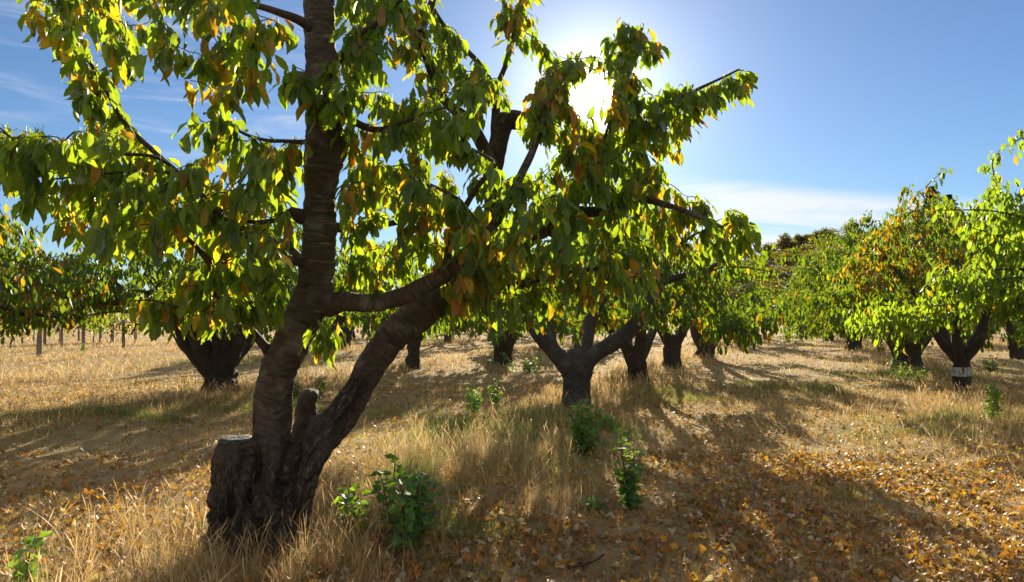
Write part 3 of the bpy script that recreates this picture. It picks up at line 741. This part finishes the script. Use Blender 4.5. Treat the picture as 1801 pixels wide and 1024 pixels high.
def yel_low(zc): return lambda q: np.where(q[:, 2] < zc, .30, .05)
x, y = place(1122, 678)
orchard_tree('slim cherry tree with yellowing low leaves, third in the row of the big tree', x, y, 22, R_=2.0, ztop=3.4, zlow=1.2, trunk_r=.20, fork=.6, n_limb=4, yellow_fn=yel_low(1.9), n_targets=200, dense=1.7, gaps=.0)
x, y = place(1180, 648)
orchard_tree('dark cherry trunk between the yellowing slim tree and the bushy dark one', x, y, 23, R_=2.0, ztop=3.4, zlow=1.2, trunk_r=.22, fork=.8, n_limb=4, n_targets=180, p_yellow=.06, dense=1.8, gaps=.0)
x, y = place(1238, 632)
orchard_tree('bushy dark green cherry tree with a double trunk beside the open lane', x, y, 24, R_=2.6, ztop=4.2, zlow=1.55, trunk_r=.29, fork=.55, n_limb=6, n_targets=330, p_yellow=.02,
             dead=[[(*P(1282, 522, y - 2.2), .05), (*P(1300, 508, y - 2.4), .035), (*P(1325, 496, y - 2.5), .02)], [(*P(1285, 524, y - 2.2), .03), (*P(1312, 512, y - 2.45), .015)]])
x, y = place(1290, 603)
orchard_tree('far dark cherry tree ending the row that starts with the big forked tree', x, y, 25, R_=2.1, ztop=3.9, zlow=1.2, trunk_r=.28, fork=.6, n_targets=200, temps=CH_LO, Lr=(.16, .24), per_spur=(3, 5), spur=.16)

# right hand row
x, y = place(1690, 692)
orchard_tree('cherry tree with a worn white painted band round its trunk', x, y, 31, R_=2.3, gaps=-.35, ztop=4.2, zlow=1.75, trunk_r=.135, fork=.78, n_limb=5, band=True, n_targets=240, p_yellow=.05,
             yellow_fn=lambda q: np.where((q[:, 0] < 7.7) & (q[:, 2] > 2.0), .42, .03), p_red=.01)
orchard_tree('leafy cherry tree nearest the lane, its boughs reaching in before the white banded trunk', 8.0, 8.4, 32, R_=2.7, ztop=4.6, zlow=1.5, trunk_r=.2, fork=.8, n_limb=6, gaps=-.6, n_targets=420, p_yellow=.03, temps=CH_MID, Lr=(.10, .145), mleaf=M_LEAF)
x, y = place(1592, 652)
orchard_tree('massive dark trunked cherry tree behind the white banded tree', x, y, 33, R_=2.7, gaps=-.4, ztop=4.8, zlow=1.0, trunk_r=.34, fork=.65, n_limb=6, n_targets=300, p_yellow=.04, p_red=.01,
             dead=[[(*P(1530, 480, y - 2.0), .05), (*P(1545, 486, y - 2.1), .03), (*P(1522, 500, y - 2.2), .02)]])
x, y = place(1500, 617)
orchard_tree('rounded cherry tree facing the open lane with dense low boughs', x, y, 34, R_=3.0, gaps=-.4, ztop=5.4, zlow=1.2, trunk_r=.27, fork=.7, n_limb=6, n_targets=330, p_yellow=.07)
x, y = place(1456, 600)
orchard_tree('pale sunlit cherry tree farthest along the lane', x, y, 35, R_=2.9, ztop=4.9, zlow=1.25, trunk_r=.26, fork=.7, n_targets=260, temps=CH_LO, Lr=(.16, .24), per_spur=(3, 6), spur=.16, p_yellow=.08)
x, y = place(1425, 588)
orchard_tree('small cherry tree where the lane ends', x, y, 36, R_=2.6, ztop=4.8, zlow=1.45, trunk_r=.3, fork=.7, n_targets=200, temps=CH_LO, Lr=(.2, .28), per_spur=(3, 5), spur=.2)

# left hand row
x, y = place(392, 690)
orchard_tree('dark spreading cherry tree with stout double trunk behind the big tree', x, y, 41, R_=3.2, ztop=3.75, zlow=1.5, trunk_r=.29, fork=.62, n_limb=7, n_targets=430, p_yellow=.05, dense=2.4, gaps=-.4)
orchard_tree('cherry tree with orange leaves whose long boughs reach in near the vineyard', -7.9, 8.6, 42, R_=2.7, ztop=3.3, zlow=1.75, trunk_r=.3, fork=.7, n_limb=6, n_targets=400, p_yellow=.12, p_red=.06, gaps=-.3)
x, y = place(727, 652)
orchard_tree('thin trunked cherry tree seen below the leaning leader of the big tree', x, y, 43, R_=2.3, gaps=-.4, ztop=4.0, zlow=1.25, trunk_r=.17, fork=.85, n_targets=200)
x, y = place(884, 640)
orchard_tree('straight dark cherry trunk behind the pale green seedlings', x, y, 44, R_=2.4, gaps=-.4, ztop=4.0, zlow=1.2, trunk_r=.25, fork=.8, n_targets=210)
x, y = place(960, 618)
orchard_tree('cherry tree framed in the fork of the grey vase shaped tree', x, y, 45, R_=2.5, ztop=3.5, zlow=1.1, trunk_r=.22, fork=.8, n_targets=170, temps=CH_LO, Lr=(.16, .24), per_spur=(3, 5), spur=.16)
x, y = place(600, 616)
orchard_tree('leaning cherry trunk between the two leaders of the big tree', x, y, 46, R_=2.7, gaps=-.5, ztop=4.4, zlow=1.3, trunk_r=.33, fork=.9, n_targets=220, temps=CH_LO, Lr=(.16, .24), per_spur=(3, 5), spur=.16, lean=.15)
x, y = place(1700, 606)
orchard_tree('thin far cherry tree seen past the white banded trunk', x, y, 47, R_=2.6, ztop=3.9, zlow=1.2, trunk_r=.2, fork=.9, n_targets=180, temps=CH_LO, Lr=(.18, .26), per_spur=(3, 5), spur=.18)
x, y = place(1792, 630)
orchard_tree('stout cherry trunk on open grass past the white banded tree', x, y, 48, R_=2.5, ztop=3.9, zlow=1.3, trunk_r=.27, fork=.9, n_targets=200, temps=CH_LO, Lr=(.16, .24), per_spur=(3, 5), spur=.16)
k = 0
for nrow, ds in ((-15.5, (33.5, 40.5, 47.5, 55)), (-21.5, (36, 43, 51, 60)), (-9.4, (32.5, 39, 46)), (-3.05, (41, 48)), (8.6, (40, 48)), (2.9, (52,))):
    for dd in ds:
        xx = (nrow + .378 * dd) / .926
        orchard_tree('distant cherry tree among the far rows of the orchard', xx, dd, 60 + k, R_=2.9, ztop=3.8, zlow=1.1, trunk_r=.25, fork=.9, n_limb=4, n_targets=110,
                     temps=CH_LO, Lr=(.24, .34), per_spur=(3, 5), spur=.24, group='distant cherry trees in the far rows', sides=6, dense=1.5); k += 1

# ------------------------------------------------------------------ vineyard beyond the grass on the left
def vine_post(px, base_y, w, h, label):
    x, y = place(px, base_y); z = gz(x, y); rs = np.random.default_rng(int(px))
    g = Geo(); s = w / 2
    lx = rs.normal(0, .03)
    tube(g, catmull([(x, y, z - .1, s * 1.05), (x + lx * .5, y, z + h * .5, s), (x + lx, y, z + h, s * .95)], .2), 8, .1, int(px), rough=.6)
    o = g.build('vineyard_post', M_POST, None, (x, y, z)); tag(o, label, 'post', 'weathered posts of the vineyard')
def vine(px, base_y, seed, label, py=.35, wid=1.1):
    x, y = place(px, base_y); z = gz(x, y); rs = np.random.default_rng(seed)
    root = empty('grape_vine', (x, y, z), label, 'vine', 'yellowing grape vines between the posts')
    g = Geo(); tube(g, catmull([(x, y, z - .05, .03), (x + .04, y, z + .45, .025), (x - .02, y, z + .95, .02)], .1), 6, .2, seed)
    for sg in (-1, 1): tube(g, catmull([(x, y, z + .85, .018), (x + sg * .4, y + .1, z + .98, .014), (x + sg * wid * .8, y + .15, z + 1.0, .008)], .12), 5)
    s = g.build('stem', M_BARK2, root, (x, y, z))
    n = 420; q = np.stack([x + rs.normal(0, wid * .5, n), y + rs.normal(0, .2, n), z + 1.15 + rs.normal(0, .28, n)], 1)
    q[:60, 2] -= .45
    lf = Geo(); a = rs.uniform(0, 6.28, n)
    put_leaves(lf, DEL_LO, q, np.stack([np.cos(a), np.sin(a), -rs.uniform(.2, 1.2, n)], 1), np.stack([np.cos(a + 1), np.sin(a + 1), np.full(n, .6)], 1), rs.uniform(.1, .17, n), tints(n, rs, py, .05), rs)
    lf.build('foliage', M_LEAF_FAR, root, (x, y, z))
for px, by, w, h, lab in ((71, 628, .16, 1.9, 'stoutest brown vineyard post with a sunlit edge'), (80, 606, .13, 1.9, 'pale post close beside the stoutest vineyard post'),
                          (41, 604, .10, 1.9, 'thin dark post among the orange vines'), (110, 612, .10, 1.9, 'pale slender post between the stoutest post and the leafy footed ones'),
                          (148, 616, .13, 1.9, 'dark post with a green sprig at its foot'), (178, 608, .12, 1.9, 'short looking post half lost under the dark crown'),
                          (219, 617, .13, 1.9, 'straight post nearest the lower edge of the dark crown'), (238, 608, .08, 1.9, 'thinnest vineyard post beside a trailing vine'),
                          (140, 600, .10, 1.9, 'far thin post behind the sprig footed post'), (200, 600, .10, 1.9, 'far post beyond the straight post')):
    vine_post(px, by, w, h, lab)
for i, (px, by, lab, py) in enumerate(((20, 612, 'orange tinged grape vine beside the thin dark post', .6), (60, 600, 'yellow green grape vine behind the stoutest post', .4),
                                       (105, 604, 'gold leaved grape vine by the pale slender post', .5), (165, 602, 'green grape vine between the sprig footed post and the short looking one', .25),
                                       (196, 602, 'loose grape vine with gaps before the far post', .35), (240, 600, 'trailing yellow grape vine by the thinnest post', .5),
                                       (-15, 606, 'orange grape vine at the edge of the vineyard', .6))):
    vine(px, by, 200 + i, lab, py)

# ------------------------------------------------------------------ hill with its woods
def hill():
    xs = np.linspace(20, 420, 120); ys = np.linspace(170, 520, 90)
    X, Y = np.meshgrid(xs, ys, indexing='ij')
    def hz(X, Y):
        q = np.stack([X.ravel() * .02, Y.ravel() * .02, np.zeros(X.size)], 1)
        az = np.arctan2(X, Y) * 180 / math.pi
        prof = np.interp(az, [6, 14, 19, 23, 29, 35, 42, 60], [0, 8, 22, 30, 40, 46, 44, 30])
        ramp = np.clip((Y - 175) / 150, 0, 1); ramp = ramp * ramp * (3 - 2 * ramp)
        return ramp * (prof + 2.5 * vnoise(q, 3).reshape(X.shape)) + ground_z(X, Y) - .6
    Z = hz(X, Y); n, m = X.shape
    i, j = np.meshgrid(np.arange(n - 1), np.arange(m - 1), indexing='ij')
    g = Geo(); g.add(np.stack([X, Y, Z], -1), np.stack([i * m + j, (i + 1) * m + j, (i + 1) * m + j + 1, i * m + j + 1], -1).reshape(-1, 4))
    mt = simple_material('hill_scrub', (.05, .042, .024), (.11, .085, .045), .12, .95)
    tag(g.build('hill', mt), 'low brushy hill rising behind the orchard', 'hill', kind='structure')
    rs = np.random.default_rng(5)
    def h1(x, y): return float(hz(np.array([[x]]), np.array([[y]]))[0, 0])
    def clump(lf, c, r, n, tint, size, full=False):
        a = rs.normal(0, 1, (n, 3)); a /= np.linalg.norm(a, axis=1)[:, None]; a[:, 2] = a[:, 2] if full else np.abs(a[:, 2]) * .9 - .15
        rad = r * rs.uniform(.55, 1.05, (n, 1)) * (1 + .35 * vnoise(a * 2.3 + c * .37, 8)[:, None])
        q = c + a * rad * [1, 1, .8]
        put_leaves(lf, DEL_LO, q, a * .5 + rs.normal(0, .6, (n, 3)), a + rs.normal(0, .4, (n, 3)), rs.uniform(.6, 1.3, n) * size, tint * rs.uniform(.7, 1.3, (n, 1)), rs)
    # the wood as one mass
    lf = Geo()
    for k in range(900):
        az = R(rs.uniform(13, 44)); d = rs.uniform(205, 335); x, y = d * math.sin(az) / math.cos(az) * .95, d
        tn = [np.array([.04, .042, .022]), np.array([.06, .045, .022]), np.array([.035, .045, .026]), np.array([.085, .052, .022])][rs.integers(0, 4)]
        clump(lf, np.array([x, y, h1(x, y) + .8]), rs.uniform(1.6, 3.0), 55, tn, .9)
    tag(lf.build('woodland', M_LEAF_FAR), 'brown and olive scrub wood covering the hill', 'woodland', kind='stuff')
    def hill_tree(px, d, h, r, col, label, name='oak_tree', conifer=False):
        x = (px - CX) / F * d; y = d; z = h1(x, y)
        root = empty(name, (x, y, z), label, 'tree', 'trees on the hill crest')
        g = Geo(); tube(g, catmull([(x, y, z - .5, .35), (x, y, z + h * .5, .25), (x, y, z + h * (.95 if conifer else .8), .08)], .8), 7, .1, int(px))
        g.build('trunk', M_BARK2, root, (x, y, z)); lf = Geo()
        if conifer:
            n = 1500; t = rs.uniform(0.12, 1, n) ** .8; a = rs.uniform(0, 6.28, n); rr = r * (1.05 - t) * rs.uniform(.3, 1.1, n) * (1 + .35 * np.sin(t * 40))
            q = np.stack([x + np.cos(a) * rr, y + np.sin(a) * rr, z + h * t], 1)
            put_leaves(lf, CH_LO, q, np.stack([np.cos(a), np.sin(a), -.35 + 0 * a], 1), np.tile([0, 0, 1.], (n, 1)) + rs.normal(0, .2, (n, 3)), rs.uniform(.9, 1.7, n), np.tile(col, (n, 1)) * rs.uniform(.7, 1.3, (n, 1)), rs)
        else:
            for m in range(7):
                a = rs.uniform(0, 6.28); clump(lf, np.array([x + math.cos(a) * r * .6, y + math.sin(a) * r * .6, z + h * rs.uniform(.4, .95)]), r * rs.uniform(.4, .65), 170, np.array(col), .75, True)
        lf.build('crown', M_LEAF_FAR, root, (x, y, z))
    for px, d, h, r, col, lab in ((1352, 330, 7, 4.5, (.06, .045, .03), 'round brown oak at the low end of the hill crest'), (1375, 335, 8, 5, (.07, .045, .03), 'dark brown oak next along the hill crest'),
                                  (1402, 340, 7, 4.5, (.05, .05, .03), 'grey green oak on the hill crest'), (1428, 335, 8, 5, (.045, .05, .028), 'dark olive oak with a flat top on the crest'),
                                  (1340, 326, 9, 5.0, (.05, .042, .03), 'tall brown oak where the crest drops behind the near crowns'), (1390, 330, 9, 4.0, (.05, .045, .03), 'narrow brown oak squeezed between neighbours on the crest'), (1414, 338, 8, 4.2, (.06, .045, .028), 'rust tinted oak in the middle of the crest line'), (1445, 332, 9, 4.6, (.05, .05, .03), 'broad olive oak above the lane trees'), (1460, 335, 7, 4.5, (.07, .055, .03), 'small rusty oak on the crest behind the lane trees'), (1500, 335, 7, 5, (.06, .055, .03), 'olive oak on the crest half hidden by cherry tops')):
        hill_tree(px, d, h, r, col, lab)
    hill_tree(1643, 300, 18, 8.0, (.018, .035, .03), 'tall dark conifer rising above the cherry tops', 'pine_tree', True)
    hill_tree(1672, 305, 13, 6.0, (.02, .036, .028), 'shorter conifer beside the tall one', 'pine_tree', True)
hill()

# ------------------------------------------------------------------ poplar seedlings and weeds
def seedling(px, base_y, h, stems, n_leaf, label, seed, wid=.12, Lr=(.04, .065), bright=1.0, name='poplar_seedling', cat='seedling', oval=False):
    x, y = place(px, base_y); z = gz(x, y); rs = np.random.default_rng(seed)
    root = empty(name, (x, y, z), label, cat, 'green seedlings sprouting in the grass')
    g = Geo(); q = []; ax = []; nr = []
    for k in range(stems):
        a = rs.uniform(0, 6.28); off = wid * rs.uniform(.1, 1); hh = h * (1 if k == 0 else rs.uniform(.45, .95))
        b = np.array([x + math.cos(a) * off * .5, y + math.sin(a) * off * .5, z - .02]); e = np.array([x + math.cos(a) * off * 1.3, y + math.sin(a) * off * 1.3, z + hh])
        pth = catmull([(*b, .0055), (*((b + e) / 2 + rs.normal(0, .015, 3)), .0045), (*e, .0018)], .03); tube(g, pth, 5, cap=False)
        m = int(n_leaf * 1.6) // stems
        for i in range(m):
            t = (i + .5) / m; s = .12 + .88 * t; idx = min(int(s * (len(pth) - 1)), len(pth) - 1)
            aa = i * 2.4 + rs.uniform(-.5, .5)
            q.append(pth[idx, :3]); ax.append([math.cos(aa), math.sin(aa), rs.uniform(-.5, .55)]); nr.append([math.cos(aa) * -.2 + rs.normal(0, .3), math.sin(aa) * -.2 + rs.normal(0, .3) - .3, 1])
    st = g.build('stem', M_TWIG, root, (x, y, z)); n = len(q); lf = Geo()
    base = np.array([[.035, .10, .022], [.045, .12, .02], [.03, .085, .03]])[rs.integers(0, 3, n)] * bright * 1.5 * rs.uniform(.75, 1.25, (n, 1))
    yl = rs.uniform(0, 1, n) < .03; base[yl] = [.4, .22, .02]
    put_leaves(lf, CH_MID if oval else DEL, q, ax, nr, rs.uniform(*Lr, n) * 1.25, base, rs)
    lf.build('foliage', M_SAPL, root, (x, y, z))
S = seedling
S(718, 962, .60, 9, 190, 'tallest bushy poplar seedling right of the big forked trunk', 301, .30)
S(625, 945, .38, 5, 70, 'lower poplar seedling between the big trunk and the tallest bushy one', 302, .13)
S(1024, 808, .62, 8, 230, 'dense dark poplar seedling at the foot of the grey vase shaped tree', 303, .16)
S(1113, 897, .60, 4, 90, 'slender upright poplar seedling with a bright green tip', 304, .10)
S(1046, 900, .16, 2, 16, 'tiny poplar sprout beside the slender upright seedling', 305, .05)
S(58, 1045, .34, 3, 36, 'small poplar seedling in the straw before the shaded grass', 306, .08, bright=1.2)
S(1742, 748, .52, 4, 90, 'bright green seedling standing alone in grass before the white banded tree', 307, .09, bright=1.3)
S(833, 722, .48, 4, 80, 'pale yellow green seedling in front of the straight dark trunk', 308, .14, bright=1.6)
S(876, 722, .48, 3, 80, 'darker seedling beside the pale yellow green one', 309, .12)
S(523, 700, .50, 4, 80, 'narrow leafy seedling glimpsed in the fork of the big trunk', 310, .12)
S(552, 700, .38, 4, 80, 'low leafy seedling in the fork beside the narrow one', 311, .2)
S(1750, 652, .45, 5, 90, 'dark round weed on the grass beyond the white banded tree', 312, .3, name='weed', cat='weed')
S(1580, 668, .50, 5, 90, 'glossy seedling at the foot of the massive dark trunk', 313, .22)
S(1610, 674, .35, 4, 70, 'glossy low sprouts right beside the massive dark trunk', 314, .22)
S(1060, 760, .20, 4, 40, 'pale small weed behind the slender upright seedling', 315, .12, bright=1.6, name='weed', cat='weed')
S(148, 622, .40, 2, 30, 'green sprig growing at a vineyard post', 316, .15, bright=1.4, name='weed', cat='weed')
S(930, 655, .55, 8, 200, 'wide low green shrub behind the grey vase shaped tree', 317, .8, name='shrub', cat='shrub', bright=1.2)

# ------------------------------------------------------------------ fallen sticks
def stick(pts, r, label, pale=True):
    rows = []
    for px, py in pts:
        x, y = place(px, py); rows.append((x, y, gz(x, y) + r + .02, r))
    g = Geo(); tube(g, catmull(rows, .05), 6, .2, int(pts[0][0]), rough=.5)
    tag(g.build('fallen_stick', M_DEAD if pale else M_TWIG, None, rows[0][:3]), label, 'stick', 'dead sticks lying on the ground')
stick([(1198, 738), (1215, 748), (1232, 752), (1246, 760)], .012, 'pale dead stick beside the row of trees')
stick([(1432, 928), (1445, 950), (1470, 968), (1485, 972)], .006, 'dark curved twig in the leaf litter of the lane', False)
stick([(105, 966), (150, 964), (200, 960), (228, 960)], .007, 'grey straight stick in the sunny straw')
stick([(1000, 988), (1040, 978), (1060, 970)], .008, 'short dark stick among fallen leaves', False)

# ------------------------------------------------------------------ grass, straw and fallen leaves
STRAW = np.array([[.58, .41, .18], [.66, .50, .25], [.46, .31, .13], [.70, .57, .34], [.34, .22, .10], [.60, .37, .13]])
GRN = np.array([[.16, .24, .045], [.24, .30, .06], [.10, .17, .05], [.30, .33, .09]])
def blades(geo, x, y, h, w, lean, rs, green, seg=2, seed_head=False):
    n = len(x); z = ground_z(x, y) - .01
    a = rs.uniform(0, 6.283, n); b = rs.uniform(0, 6.283, n)
    side = np.stack([np.cos(a), np.sin(a), np.zeros(n)], 1) * (w / 2)[:, None]
    ln = np.stack([np.cos(b), np.sin(b), np.zeros(n)], 1) * (h * lean)[:, None]
    up = h * np.sqrt(np.maximum(1 - np.minimum(lean, .97) ** 2, .05))
    base = np.stack([x, y, z], 1)
    rows = []
    for k in range(seg + 1):
        t = k / seg; c = base + ln * t ** 1.7; c[:, 2] += up * (t - .12 * t * t)
        ww = (1 - t) ** .6 if not seed_head else (.5 if t < .6 else [0.5, 1.6, .2][min(2, int((t - .6) / .2))])
        rows.append(c - side * max(ww, .06)); rows.append(c + side * max(ww, .06))
    V = np.stack(rows, 1); nv = V.shape[1]
    Q = np.array([[2 * k, 2 * k + 1, 2 * k + 3, 2 * k + 2] for k in range(seg)])
    tn = np.where((rs.uniform(0, 1, n) < green)[:, None], GRN[rs.integers(0, len(GRN), n)], STRAW[rs.integers(0, len(STRAW), n)]) * rs.uniform(.7, 1.2, (n, 1))
    geo.add(V.reshape(-1, 3), (Q[None] + (np.arange(n) * nv)[:, None, None]).reshape(-1, 4), tint=np.repeat(tn, nv, 0))

def scatter(n, y0, y1, rs, margin=1.12, power=1.0):
    y = y0 + (y1 - y0) * rs.uniform(0, 1, n) ** power
    x = rs.uniform(-1, 1, n) * y * .7504 * margin
    return x, y
GREEN_SPOTS = [(-.6, 8.5, 1.5, .85), (.5, 9.4, .8, .7), (.2, 6.8, 1.0, .25), (-5.5, 9.3, 2.2, .30), (1.0, 8.0, 1.0, .3), (6.2, 9.0, 1.5, .22), (-.4, 4.6, .7, .25), (2.4, 6.2, .8, .15), (3.4, 12.5, 1.6, .25), (7.4, 14.8, 2.0, .3), (-6, 19, 3, .3)]
def greenness(x, y):
    g = .07 + .10 * (vnoise(np.stack([x * .6, y * .6, 0 * x], 1), 12) > .3)
    for a, b, r, v in GREEN_SPOTS: g = np.maximum(g, v * np.exp(-((x - a) ** 2 + (y - b) ** 2) / r ** 2))
    return g
def grass():
    rs = np.random.default_rng(99)
    g = Geo()
    # short mown straw close by
    for n, y0, y1, hs, ws, pw in ((150000, 2.6, 7.0, (.02, .085), (.0015, .0036), .75), (100000, 6.5, 14, (.03, .10), (.004, .008), .8), (60000, 13, 34, (.05, .15), (.010, .022), .85), (26000, 30, 80, (.08, .22), (.03, .06), .85)):
        x, y = scatter(n, y0, y1, rs, power=pw); s = row_strip(x, y)
        h = rs.uniform(*hs, n) * (1 + 1.0 * s + .4 * vnoise(np.stack([x, y, 0 * x], 1) * .8, 31))
        blades(g, x, y, h, rs.uniform(*ws, n), rs.uniform(.2, .98, n), rs, greenness(x, y))
    tag(g.build('dry_grass', M_BLADE), 'short dry straw coloured grass over the orchard floor', 'grass', kind='stuff')
    # green grass and weeds creeping among the straw
    gg = Geo()
    for a, b, rx, ry, m in ((-.35, 8.6, .9, 1.6, 16000), (.25, 6.6, .5, .9, 5000), (-.75, 6.0, .5, .7, 4000), (2.6, 12.6, 1.1, 1.4, 7000), (-5.6, 9.8, 2.2, .55, 9000), (-3.2, 10.5, 1.6, .8, 5000),
                            (9.6, 16.2, 1.6, 1.6, 5000), (1.0, 8.2, .6, .7, 4000), (-.2, 4.5, .45, .35, 3000), (6.0, 9.4, 1.3, .8, 3500), (2.7, 5.4, .3, .3, 700), (-8, 20, 2.5, 1.5, 4000), (4.8, 8.2, .7, .5, 1500), (5.5, 13.5, 1.2, 1.0, 3500)):
        m = int(m * 1.5); x = a + rs.normal(0, rx * .55, m); y = b + rs.normal(0, ry * .55, m)
        k = (vnoise(np.stack([x, y, 0 * x], 1) * 2.1, 19) > -.2) & (y > 2.6); x, y = x[k], y[k]; fr = np.clip(y / 7, 1, 3)
        blades(gg, x, y, rs.uniform(.04, .18, len(x)) * (1 + .4 * vnoise(np.stack([x, y, 0 * x], 1) * 1.3, 33)), rs.uniform(.002, .0045, len(x)) * fr, rs.uniform(.1, .9, len(x)), rs, np.full(len(x), .93), seg=2)
    tag(gg.build('green_grass', M_BLADE), 'fresh green grass and weeds creeping through the straw', 'grass', kind='stuff')
    # tall unmown stalks in clumps on the tree rows
    t = Geo()
    cx, cy = scatter(9000, 2.9, 40, rs, power=1.25)
    k = (row_strip(cx, cy) > rs.uniform(.25, 1.0, len(cx))) & (vnoise(np.stack([cx * .9, cy * .9, 0 * cx], 1), 51) > -.25)
    cx, cy = cx[k], cy[k]
    spots = [(.15, 6.0, .55, 40), (.3, 6.9, .5, 40), (-.25, 6.6, .5, 30), (-.9, 7.4, .7, 40), (-1.5, 3.95, .28, 30), (-1.1, 3.9, .25, 24), (-1.85, 3.85, .3, 24), (-2.6, 4.6, .5, 14), (.35, 5.2, .3, 16), (3.2, 14.0, .8, 40), (-4.2, 12.0, 1.0, 50), (-5.2, 11.6, .8, 40),
             (6.3, 10.5, 1.5, 60), (5.5, 9.0, 1.2, 40), (8.4, 11.5, 1.2, 50), (4.7, 7.8, .8, 26), (1.6, 12.2, .8, 40), (2.2, 13.5, .8, 40)]
    for a, b, r, m in spots:
        cx = np.append(cx, a + rs.normal(0, r * .6, m)); cy = np.append(cy, b + rs.normal(0, r * .6, m))
    m = rs.integers(10, 24, len(cx)); x = np.repeat(cx, m) + rs.normal(0, .05, m.sum()); y = np.repeat(cy, m) + rs.normal(0, .05, m.sum())
    hb = np.repeat(rs.uniform(.12, .34, len(cx)), m)
    far = np.clip(y / 7, 1, 4)
    blades(t, x, y, hb * rs.uniform(.5, 1.15, len(x)), rs.uniform(.0014, .0032, len(x)) * far, rs.uniform(.05, .75, len(x)), rs, greenness(x, y) * .9, seg=4)
    sel = rs.uniform(0, 1, len(x)) < .22
    blades(t, x[sel], y[sel], hb[sel] * rs.uniform(1.0, 1.5, sel.sum()), rs.uniform(.003, .0055, sel.sum()) * far[sel], rs.uniform(.1, .6, sel.sum()), rs, np.zeros(sel.sum()), seg=6, seed_head=True)
    tag(t.build('tall_grass', M_BLADE), 'tall dry grass with seed heads in clumps along the tree rows', 'grass', kind='stuff')
    # fallen leaves
    lf = Geo()
    LC = np.array([[.46, .19, .02], [.48, .26, .03], [.38, .12, .02], [.26, .10, .03], [.20, .10, .05], [.30, .18, .09], [.46, .36, .26], [.15, .07, .035], [.44, .13, .018], [.24, .13, .06], [.34, .12, .04], [.18, .09, .05], [.40, .28, .16], [.42, .15, .03], [.30, .11, .025], [.50, .42, .33]])
    for n, y0, y1, tm, L in ((17000, 2.5, 7.5, DEL_DRY, (.03, .066)), (16000, 7, 15, DEL_LO, (.04, .07)), (4000, 14, 30, DEL_LO, (.07, .11))):
        x, y = scatter(n * 2, y0, y1, rs, power=.8)
        dens = np.clip(.38 + .62 * np.exp(-((x - 1.9 - .18 * (y - 4)) / 1.9) ** 2) + .35 * np.exp(-((x + .3) / 1.3) ** 2 - ((y - 4.3) / 1.4) ** 2) + .25 * np.exp(-((x + 2.3) / .8) ** 2 - ((y - 4.2) / .8) ** 2), 0, 1) * (.45 + .8 * (vnoise(np.stack([x, y, 0 * x], 1) * 1.1, 61) > -.15)) * (y < 9) + .5 * (y >= 9)
        k = rs.uniform(0, 1, len(x)) < dens; x, y = x[k][:n], y[k][:n]; n2 = len(x)
        a = rs.uniform(0, 6.283, n2)
        q = np.stack([x, y, ground_z(x, y) + rs.uniform(.006, .04, n2)], 1)
        ax = np.stack([np.cos(a), np.sin(a), rs.normal(0, .35, n2)], 1)
        nr = np.stack([rs.normal(0, .45, n2), rs.normal(0, .45, n2), np.ones(n2)], 1)
        put_leaves(lf, tm, q, ax, nr, rs.uniform(*L, n2), LC[rs.integers(0, len(LC), n2)] * rs.uniform(.7, 1.15, (n2, 1)), rs)
    tag(lf.build('leaf_litter', M_LITTER), 'yellow, orange and brown fallen leaves strewn over the ground', 'fallen leaves', kind='stuff')
grass()
